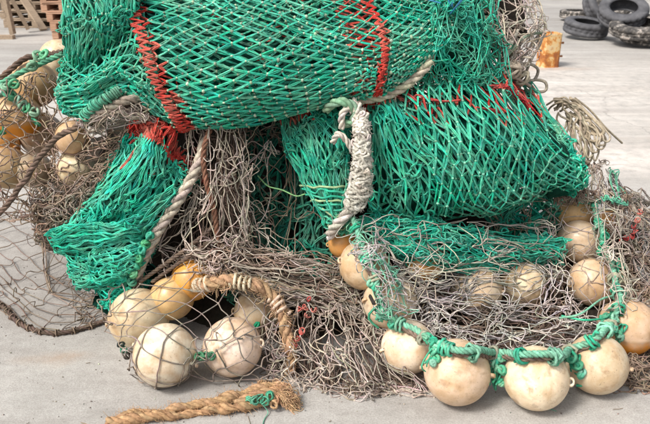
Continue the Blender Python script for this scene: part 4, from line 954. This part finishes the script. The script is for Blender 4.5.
for k in range(5): knotball(tb, G(250 + 5 * k, 401 + RNG.normal() * 2, .045), .014, .0028, 3, (.05, .38, .24), 760 + k)
cord(tb, [G(262, 404, .04), G(268, 412, .01), G(264, 420, .004), G(262, 430, .004)], .002, (.10, .38, .28), 5)
tb.build('green_binding', M_GREEN, fr2)

# ---- ring headline
ring = thing('headline_rope', 'ring of twisted brown rope wound with green line that the floats are tied to', 'rope', tuple(G(480, 372)))
rp = [P(352, 222, 2.44), P(360, 240, 2.36), P(370, 268, 2.28), P(378, 292, 2.22), P(384, 312, 2.20), P(400, 326, 2.15), P(424, 340, 2.09), P(452, 350, 2.05), P(484, 355, 2.04), P(516, 358, 2.03), P(548, 358, 2.04), P(574, 352, 2.07),
      P(596, 340, 2.13), P(612, 322, 2.24), P(617, 300, 2.36), P(614, 278, 2.46), P(606, 256, 2.56), P(600, 234, 2.66), P(596, 212, 2.76), P(588, 194, 2.86)]
def front(p, r):
    """bring a point that a float would swallow out onto the near side of that float"""
    p = np.array(p, float); o = np.array([0, 0, CAM_H]); d = p - o; L = np.linalg.norm(d); d /= L; t = L
    for c, R in SPH:
        oc = c - o; tc = oc @ d; h = oc @ oc - tc * tc; rr = R + r
        if h < rr * rr: t = min(t, tc - math.sqrt(rr * rr - h)) if abs(tc - L) < .4 else t
    return o + d * t
rp = [front(q, .016) for q in curve(rp, 60)]; rp = list(curve(rp[::2], 60))
tb = Tubes(); rc = rope(tb, rp, .0125, DKBR * 1.9, seed=25, fuzz=150, wav=.003); tb.build('brown_core_rope', M_ROPE, ring)
GL_ = np.array([.02, .42, .25]); GP = np.array([.20, .50, .36])
tb = Tubes(); off = rc + np.array([0, -.006, .017]) + fn(rc, .16, 8) * .006
wc = rope(tb, list(off[::9]), .0125, GP, seed=26, pitch=.05)
nr = len(rc)
tb.build('green_line', M_ROPE, ring)
for k in range(20):
    tb = Tubes(); i = max(0, int(nr * (.01 + (k + RNG.uniform(-.3, .3)) / 21))); j_ = min(nr - 1, i + int(RNG.integers(4, 10)))
    if j_ - i > 3: wraps(tb, (rc + off) / 2, i, j_, .022, .0052, (GL_, GP, BEIGE * .9)[k % 3], .0125, seed=k, jr=.25); tb.build('lashing', M_GREEN, ring)

def at_ring(px, py):
    q = np.array([px, py]); c, s = math.cos(PITCH), math.sin(PITCH)
    dz = rc[:, 2] - CAM_H; de = rc[:, 1] * c - dz * s; yy = CY - FPX * (rc[:, 1] * s + dz * c) / de; xx = CX + FPX * rc[:, 0] / de
    return int(np.argmin((xx - px)**2 + (yy - py)**2))
for k, (px, py, sz) in enumerate(((366, 262, .8), (372, 284, .8), (382, 314, 1.5), (392, 322, 1.1), (428, 338, 1.1), (436, 348, 1.2), (434, 360, .8), (474, 356, .9), (494, 362, 1.1), (502, 370, .9), (500, 382, .7), (556, 360, 1.), (570, 356, 1.2), (578, 364, 1.),
                                   (580, 374, .8), (610, 318, 1.3), (612, 330, 1.1), (620, 336, .8), (616, 290, .9), (602, 240, .9), (598, 224, .9), (594, 206, .8), (500, 358, .8))):
    tb = Tubes(); i = at_ring(px, py); p = front(P(px, py, rc[i][1] - .015), .012)
    for q in range(3): knotball(tb, p + RNG.normal(0, .006, 3), .0125 * sz, .0056, 2.2, (GL_, GP, GL_ * .9 + BEIGE * .15)[q], 800 + k * 5 + q)
    tb.build('knot', M_GREEN, ring)
for k, (px, py) in enumerate(((380, 322), (494, 380), (498, 384), (580, 372), (582, 376), (622, 340), (434, 362), (618, 275), (604, 246))):
    tb = Tubes(); i = at_ring(px, py - 14); a = P(px, py - 16, rc[i][1] - .02); fray(tb, a, (RNG.normal(0, .3), -.2, -1), 6, .07, .25, .0042, GL_, 900 + k, .4); tb.build('rope_end', M_GREEN, ring)
tb = Tubes()
cord(tb, [P(560, 318, 2.2), P(580, 314, 2.16), P(600, 300, 2.28), P(612, 296, 2.34)], .004, GP, 6); cord(tb, [P(562, 316, 2.2), P(584, 320, 2.14), P(604, 318, 2.2), P(612, 312, 2.26)], .004, GL_, 6)
tb.build('tie_line', M_GREEN, ring)
tb = Tubes(); cord(tb, [P(370, 296, 2.20), P(374, 304, 2.17)], .0065, (.02, .02, .022), 10); tb.build('black_toggle', M_ROPE, ring)
# grey-green mixed twine along ring left limb & right limb
S2 = Patch([[(352, 222, 2.42), (364, 222, 2.40), (376, 226, 2.42)], [(360, 250, 2.32), (374, 250, 2.29), (386, 252, 2.33)], [(370, 282, 2.24), (382, 282, 2.21), (396, 284, 2.25)], [(380, 312, 2.17), (394, 310, 2.14), (410, 312, 2.20)]])
S3 = Patch([[(588, 196, 2.84), (598, 190, 2.82), (612, 194, 2.86)], [(594, 222, 2.70), (604, 220, 2.66), (618, 224, 2.70)], [(602, 252, 2.54), (612, 250, 2.50), (626, 254, 2.54)], [(608, 284, 2.38), (617, 282, 2.34), (628, 286, 2.38)], [(600, 310, 2.26), (614, 310, 2.22), (630, 314, 2.28)]])
tb = Tubes()
for S_, s0 in ((S2, 950), (S3, 960)):
    tb = Tubes()
    for k in range(2 if s0 == 950 else 1): net(tb, S_, 3, 10 if s0 == 950 else 13, .0020, (GP, LILAC, WHITE * .9)[k if s0 == 950 else 2], lift=.006 * k, wob=.010, wscale=.05, slack=1.5, K=7, seed=s0 + k, warp=1., kr=1.5, spread=1., coll=True)
    tb.build('tangled_twine', M_BROWN, ring)
# green line at the left heap
gl = thing('rope', 'green line knotted along a dark rope at the upper left of the float heap', 'rope', tuple(P(30, 70, 2.9)))
tb = Tubes(); c1 = rope(tb, [P(-20, 96, 2.84), P(0, 84, 2.84), P(22, 72, 2.86), P(44, 62, 2.88), P(62, 54, 2.86)], .012, (.14, .42, .27), seed=31, fuzz=60)
rope(tb, [P(-10, 88, 2.90), P(10, 70, 2.92), P(26, 58, 2.96), P(40, 56, 2.96), P(62, 52, 2.9)], .013, DKBR * 1.2, seed=32)
tb.build('strands', M_ROPE, gl)
for k, (a, b) in enumerate(((6, 88), (12, 96), (18, 100), (26, 108), (38, 56), (44, 54), (0, 92), (8, 92), (22, 104), (14, 84), (32, 66), (2, 130), (34, 112), (36, 122))): tb = Tubes(); knotball(tb, P(a, b, 2.80), .018, .006, 2.6, (.08, .36, .20) if k % 2 else (.22, .42, .30), 970 + k); tb.build('knot', M_GREEN, gl)
# small green twine knots between front floats
tw = thing('twine_knot', 'dark green twine knot between the two nearest cream floats', 'twine')
tw.location = tuple(P(202, 358, 2.08)); tb = Tubes()
for k in range(5): knotball(tb, P(198 + 3.4 * k, 358 + RNG.normal() * 2, 2.08), .012, .0045, 2.2, (.01, .20, .09), 980 + k)
tb.build('twine', M_GREEN, tw)
tw = thing('twine_knot', 'small green plug of twine on the dull float under the rope hoop', 'twine'); tw.location = tuple(P(257, 325, 2.3)); tb = Tubes()
knotball(tb, P(257, 325, 2.28), .010, .0045, 3, (.01, .26, .12), 990); tb.build('twine', M_GREEN, tw)
tw = thing('twine_knot', 'green and black twine caught beside the leftmost front float', 'twine'); tw.location = tuple(P(125, 350, 2.2)); tb = Tubes()
for k in range(3): knotball(tb, P(121 + 3 * k, 344 + 6 * k, 2.17), .012, .0035, 2, ((.02, .03, .03), (.02, .25, .14), (.05, .03, .03))[k], 994 + k)
tb.build('twine', M_GREEN, tw)
for (lab, pts_) in (('tangle of red twine in the brown net right of the tan hoop', ((310, 302, 2.28), (306, 310, 2.26), (314, 312, 2.24), (300, 312, 2.26), (308, 318, 2.24))), ('scrap of red twine low in the brown net by the tan hoop', ((302, 334, 2.18), (297, 342, 2.17), (294, 348, 2.16))),
                    ('red twine caught in the grey netting at the right edge', ((636, 228, 2.70), (634, 238, 2.66), (640, 222, 2.72), (628, 240, 2.64), (642, 214, 2.76), (622, 244, 2.62), (638, 234, 2.66)))):
    tw = thing('red_twine', lab, 'twine', tuple(P(*pts_[0]))); tb = Tubes()
    for k, q in enumerate(pts_): knotball(tb, P(*q) + np.array([0, .02, 0]), .012, .0024, 1.4, (.50, .05, .05), 1000 + k + int(q[0]))
    tb.build('twine', M_GREEN, tw)

# beige coils at the right
bc = thing('rope', 'bunch of thin beige cord loops hanging out behind the green bundle at the right', 'rope', tuple(P(585, 120, 3.1)))
tb = Tubes(); CB_ = np.array([.44, .38, .29])
for k in range(15):
    x0 = 556 + RNG.uniform(0, 16); x1 = 560 + RNG.uniform(0, 1)**.8 * 50; y1 = 176 - (x1 - 560) * .55 + RNG.uniform(-16, 4)
    cord(tb, [P(x0 - 10, 104 + RNG.uniform(-4, 8), 3.1), P(x0, 98 + RNG.uniform(0, 8), 3.06), P(x0 + 8 + .3 * (x1 - x0), 116, 3.05), P(x1, y1, 3.0), P(x1 - 6, y1 + 4, 2.98), P(x1 - 10, y1 - 14, 3.02), P(x0 + 2, 114, 3.08)], .0046, CB_ * RNG.uniform(.7, 1.15), 6, seed=k, wav=.006)
cord(tb, [P(570, 98, 3.08), P(586, 112, 3.05), P(600, 126, 3.0), P(604, 132, 2.99), P(600, 135, 3.0), P(588, 132, 3.05), P(576, 120, 3.1)], .0075, CB_, 6)
cord(tb, [P(575, 98, 3.1), P(590, 110, 3.1), P(606, 128, 3.1), P(622, 143, 3.12)], .0045, CB_ * .9, 6)
cord(tb, [P(566, 100, 3.1), P(590, 128, 3.04), P(603, 139, 3.0), P(592, 141, 3.0), P(578, 132, 3.04)], .0055, CB_ * .8, 6)
tb.build('cord_loops', M_ROPE, bc)
bl = thing('rope', 'pale rope loops standing up against the concrete below the grey netting', 'rope', tuple(P(530, 80, 3.1))); tb = Tubes()
for k, pts_ in enumerate(([(504, 62, 2.9), (516, 64, 2.9), (530, 64, 2.95), (538, 70, 3.0), (534, 80, 3.0), (524, 82, 2.98)], [(520, 84, 2.95), (534, 80, 3.0), (545, 82, 3.0), (546, 90, 3.0), (538, 92, 2.98), (526, 90, 2.95)],
                          [(504, 60, 2.85), (512, 50, 2.85), (520, 40, 2.9), (532, 34, 3.0), (543, 33, 3.05)], [(500, 78, 2.84), (504, 62, 2.84), (510, 48, 2.84), (518, 30, 2.9)], [(526, 72, 2.95), (532, 58, 2.96), (540, 44, 3.0), (543, 32, 3.05)],
                          [(516, 66, 2.9), (524, 56, 2.95), (532, 44, 3.0), (538, 36, 3.04)], [(510, 76, 2.88), (520, 80, 2.88), (530, 86, 2.92)])):
    cord(tb, [P(*q) for q in pts_], .0065, (GREY * 1.1, WH * .8, (.30, .38, .30), GREY, GREY * .9, GREY, WH * .7)[k], 6, seed=k)
knotball(tb, P(512, 70, 2.86), .035, .007, 4, GREY * 1.1, 1); knotball(tb, P(522, 78, 2.9), .03, .006, 4, WH * .8, 2); knotball(tb, P(506, 66, 2.86), .03, .006, 4, GREY, 3)
tb.build('loops', M_ROPE, bl)

# ================================================================== background
def simple_mat(name, cols, scale=8, rough=.8, bump=.4, stretch=(1, 1, 1), dist=.004):
    m, t, b = mat_new(name); tc = N(t, 'ShaderNodeTexCoord').outputs['Object']; mp = N(t, 'ShaderNodeMapping'); mp.inputs['Scale'].default_value = stretch; t.links.new(tc, mp.inputs[0])
    oi = N(t, 'ShaderNodeObjectInfo'); ad = N(t, 'ShaderNodeVectorMath', operation='ADD'); t.links.new(mp.outputs[0], ad.inputs[0]); t.links.new(oi.outputs['Location'], ad.inputs[1])
    n = N(t, 'ShaderNodeTexNoise', Scale=float(scale), Detail=8., Roughness=.7, Distortion=.4); t.links.new(ad.outputs[0], n.inputs['Vector'])
    r = ramp(t, n.outputs[0], cols); t.links.new(r.outputs[0], b.inputs['Base Color']); b.inputs['Roughness'].default_value = rough
    bp = N(t, 'ShaderNodeBump', Strength=bump, Distance=dist); t.links.new(n.outputs[0], bp.inputs['Height']); t.links.new(bp.outputs[0], b.inputs['Normal']); return m
M_RUB = simple_mat('old tyre rubber', [(.35, (.045, .045, .05)), (.6, (.10, .10, .108)), (.75, (.17, .165, .16))], 6, .75)
M_RUBD = simple_mat('dirty tyre rubber', [(.40, (.035, .033, .032)), (.52, (.10, .09, .08)), (.60, (.36, .33, .30)), (.70, (.30, .17, .11))], 11, .85, .8)
M_WOOD = simple_mat('weathered pallet wood', [(.3, (.22, .16, .11)), (.7, (.45, .35, .25))], 6, .85, .4, (1, 12, 12))
M_WOODR = simple_mat('reddish pallet wood', [(.3, (.36, .19, .11)), (.7, (.60, .38, .26))], 6, .85, .4, (1, 12, 12))
M_RUST = simple_mat('flaking yellow paint over rust', [(.40, (.28, .09, .025)), (.49, (.48, .19, .04)), (.53, (.60, .40, .17)), (.60, (.56, .45, .27)), (.66, (.45, .20, .05))], 6, .8, .7)
def tyre_mesh(Ro=.5, w=.32, ri=.29, tread=True):
    prof = [(ri, -.36), (ri - .02, -.42), (ri + .03, -.48), (.36, -.5), (.42, -.49), (.465, -.46), (.49, -.40), (.5, -.30), (.5, -.18), (.5, -.16), (.5, -.02), (.5, .02), (.5, .16), (.5, .18), (.5, .30), (.49, .40), (.465, .46), (.42, .49), (.36, .5), (ri + .03, .48), (ri - .02, .42), (ri, .36), (ri + .06, .42), (.44, .40), (.46, .2), (.46, -.2), (.44, -.40), (ri + .06, -.42)]
    n = 96; V = []; F = []; k = len(prof)
    for j in range(n):
        a = 2 * math.pi * j / n
        for q, (r, z) in enumerate(prof):
            rr = r
            if 6 < q < 15:
                if j % 4 == (0 if q < 11 else 2): rr -= .016
                if q in (9, 12): rr -= .018
            elif q in (5, 6, 15, 16) and j % 4 < 2: rr -= .006
            V.append((rr / .5 * Ro * math.cos(a), rr / .5 * Ro * math.sin(a), z * w))
    for j in range(n):
        for q in range(k): F.append((j * k + q, j * k + (q + 1) % k, ((j + 1) % n) * k + (q + 1) % k, ((j + 1) % n) * k + q))
    me = bpy.data.meshes.new('carcass'); me.from_pydata(V, [], F); me.polygons.foreach_set('use_smooth', [True] * len(F)); return me
TY = []
def tyre(px, py, dpx, Y, rot, mat, label, w=.30, z=None):
    c = P(px, py, Y); R = dpx / 2 * depth(c) / FPX
    if z is not None: c = G(px, py, z)
    me = tyre_mesh(R, R * w * 2); me.materials.append(mat); o = link('tyre', me); o.location = tuple(c); o.rotation_euler = rot
    tagp(o, label, 'tyre', 'old tyres dumped on the quay'); return o
tyre(586, 27, 47, 10.3, (R_(8), R_(4), 0), M_RUB, 'grey tyre lying flat at the left of the dumped tyres', z=.17)
tyre(623, 12, 48, 10.7, (R_(22), R_(-16), .3), M_RUB, 'grey tyre leaning up on top of the other dumped tyres')
tyre(640, 27, 58, 10.3, (R_(6), R_(-10), .5), M_RUBD, 'dirty mud caked tyre under the leaning grey tyre', .2)
tyre(648, 38, 54, 10.0, (R_(2), R_(2), .2), M_RUBD, 'lowest dirty tyre flat on the concrete at the right edge', .2, z=.1)
tyre(602, 5, 40, 11.9, (R_(58), R_(10), .3), M_RUB, 'dark tyre standing behind the flat grey tyre, its tread showing', .36)
tyre(614, 0, 40, 11.8, (R_(66), R_(8), -.3), M_RUBD, 'tyre standing at the back of the dumped tyres by the top edge', .36)
tyre(576, 14, 34, 12.6, (0, 0, .2), M_RUBD, 'dark tyre mostly hidden behind the flat grey tyre', .25, z=.12)
tyre(568, -12, 42, 15.0, (0, 0, .2), M_RUBD, 'far dark tyre cut by the top edge of the picture, right one', .25, z=.12)
tyre(528, -12, 42, 15.2, (0, 0, 1.2), M_RUBD, 'far dark tyre cut by the top edge of the picture, left one', .25, z=.12)

def boxm(sx, sy, sz, mat, bev=.004, name='board'):
    V = []; F = []
    for z in (-1, 1):
        for s in (1 - 2 * bev / min(sx, sy),): pass
    b = bev; X, Y_, Z = sx / 2, sy / 2, sz / 2
    rings = [(X - b, Y_ - b, -Z), (X, Y_, -Z + b), (X, Y_, Z - b), (X - b, Y_ - b, Z)]
    for (x, y, z) in rings: V += [(-x, -y, z), (x, -y, z), (x, y, z), (-x, y, z)]
    F.append((3, 2, 1, 0)); F.append((12, 13, 14, 15))
    for k in range(3):
        for q in range(4): a = k * 4 + q; b_ = k * 4 + (q + 1) % 4; F.append((a, b_, b_ + 4, a + 4))
    me = bpy.data.meshes.new(name); me.from_pydata(V, [], F); me.materials.append(mat); return me
def pallet(loc, rz, mat, label, W=1.0, D=.9, name='pallet', rx=0., grp='wooden pallets stacked at the top left'):
    t = thing(name, label, 'pallet', tuple(loc), grp); t.rotation_euler = (rx, 0, rz)
    bd = boxm(W, .11, .020, mat); st = boxm(.09, D, .085, mat, name='stringer')
    for k in range(6): o = link('board', bd, t); o.location = (0, -D / 2 + .055 + k * (D - .11) / 5, .125)
    for k in range(3): o = link('board', bd, t); o.location = (0, -D / 2 + .055 + k * (D - .11) / 2, .013)
    for k in range(3): o = link('stringer', st, t); o.location = ((k - 1) * (W / 2 - .045), 0, .069)
    return t
def copy_tree(o, loc, rz, label):
    c = o.copy(); COL.objects.link(c); c.location = loc; c.rotation_euler = (o.rotation_euler[0], 0, rz); c['label'] = label
    for ch in o.children: d = ch.copy(); COL.objects.link(d); d.parent = c
    return c
b0 = G(63, 41); rel = ['lowest pallet of the reddish stack, on the concrete', 'second pallet up in the reddish stack', 'middle pallet of the reddish stack', 'fourth pallet up in the reddish stack', 'top pallet of the reddish stack behind the net']
p0_ = pallet((b0[0] + .12, b0[1] + .45, 0), .06, M_WOODR, rel[0], .62, .8)
for k in range(1, 5): copy_tree(p0_, (b0[0] + .12 - .03 * k + RNG.normal(0, .01), b0[1] + .45, .138 * k), .06 + RNG.normal(0, .03), rel[k])
b1 = G(34, 31); nm = ['lowest', 'second', 'third', 'fourth', 'fifth', 'sixth']
p1_ = pallet((b1[0] - .1, b1[1] + .9, 0), -.08, M_WOOD, 'lowest pallet of the grey brown stack at the top left', 1.1, 1.0)
for k in range(1, 6): copy_tree(p1_, (b1[0] - .1 + RNG.normal(0, .02), b1[1] + .9, .138 * k), -.08 + RNG.normal(0, .03), nm[k] + ' pallet up in the grey brown stack at the top left')
# leaning planks and trestle
def beam(t, a, b, w, d, mat, name):
    a = Vector(a); b = Vector(b); L = (b - a).length; me = boxm(w, d, L, mat, name=name); o = link(name, me, t); o.location = (a + b) / 2 - t.location
    o.rotation_euler = (b - a).to_track_quat('Z', 'Y').to_euler(); return o
q0 = G(44, 31); t = thing('plank', 'long plank leaning diagonally against the grey brown pallet stack', 'plank', tuple(q0)); beam(t, q0 + np.array([0, 0, .02]), P(16, -12, q0[1] + .5), .12, .04, M_WOOD, 'board')
tr = thing('trestle', 'pale wooden trestle frame at the top left corner', 'trestle', tuple(G(13, 35)))
g1 = G(13, 34, .05); g0 = G(-14, 34, .05)
for a, b, nm_ in ((g1, P(2, -16, g1[1]), 'leg'), (g0, P(-2, -16, g0[1]), 'leg'), (g1 + np.array([0, .6, 0]), P(3, -17, g1[1] + .5), 'leg'), (G(14, 37, .03), G(-30, 37, .03), 'foot_rail'), (P(8, 15, g1[1]), P(-14, 15, g1[1]), 'rung')):
    beam(tr, a, b, .11, .06, M_WOOD, nm_)
# dim wooden wall of stacked crates farther behind, top left
cr = simple_mat('dark old timber', [(.3, (.06, .045, .035)), (.7, (.18, .14, .10))], 5, .9, .4, (1, 10, 10))
for gi, (px, lab) in enumerate(((-6, 'dark slatted timber crate behind the trestle'), (40, 'dark slatted timber crate behind the grey brown pallets'), (86, 'dark slatted timber crate hidden mostly behind the green net'))):
    b2 = G(px, 22); t = thing('slatted_crate', lab, 'crate', (b2[0], b2[1] + 1.5, 0), 'dark timber crates at the back left')
    sl = boxm(1.9, .03, .10, cr, name='slat'); po = boxm(.1, .1, 1.5, cr, name='post')
    for k in range(9): o = link('slat', sl, t); o.location = (0, -.065, .12 + .16 * k); o = link('slat', sl, t); o.location = (0, .9, .12 + .16 * k)
    for x in (-.85, 0, .85):
        for y in (0, .83): o = link('post', po, t); o.location = (x, y, .75)
# rusty bollard stub
bb = G(547, 66); bo = thing('bollard', 'short rusty square steel post with flaking yellow paint', 'bollard', tuple(bb)); bo.rotation_euler = (0, 0, .12)
def lathe_box():
    V = []; F = []; h = .40; a = .115
    prof = [(a * 1.04, 0), (a, .015), (a, h - .03), (a * 1.02, h - .025), (a * 1.02, h - .004), (a * .98, h), (a * .86, h), (a * .86, h - .05)]
    n = 24
    for (r, z) in prof:
        for j in range(n):
            th = 2 * math.pi * (j + .5) / n; c, s = math.cos(th), math.sin(th); k = (abs(c)**5 + abs(s)**5)**(-1 / 5.); V.append((r * c * k, r * s * k, z))
    for q in range(len(prof) - 1):
        for j in range(n): F.append((q * n + j, q * n + (j + 1) % n, (q + 1) * n + (j + 1) % n, (q + 1) * n + j))
    F.append(tuple(range((len(prof) - 1) * n, len(prof) * n))); me = bpy.data.meshes.new('post'); me.from_pydata(V, [], F); me.materials.append(M_RUST); return me
link('post', lathe_box(), bo)
for z in (.12, .28):
    tb = Tubes(); c_ = np.array(bb) + np.array([.08, -.02, z]); tb.add(np.array([c_, c_ + [.04, 0, 0], c_ + [.085, 0, 0]])[None], .012, np.array([[.30, .12, .05]]), 8); tb.blobs(np.array([c_ + [.085, 0, 0]]), .014, np.array([.30, .12, .05]))
    o = tb.build('bolt', M_ROPE, bo); o.parent = None; o.parent = bo; o.matrix_parent_inverse = Matrix.Identity(4); o.location = (0, 0, 0); o.data.transform(Matrix.Translation(-Vector(bb)))
print('TRIS', TRIS)
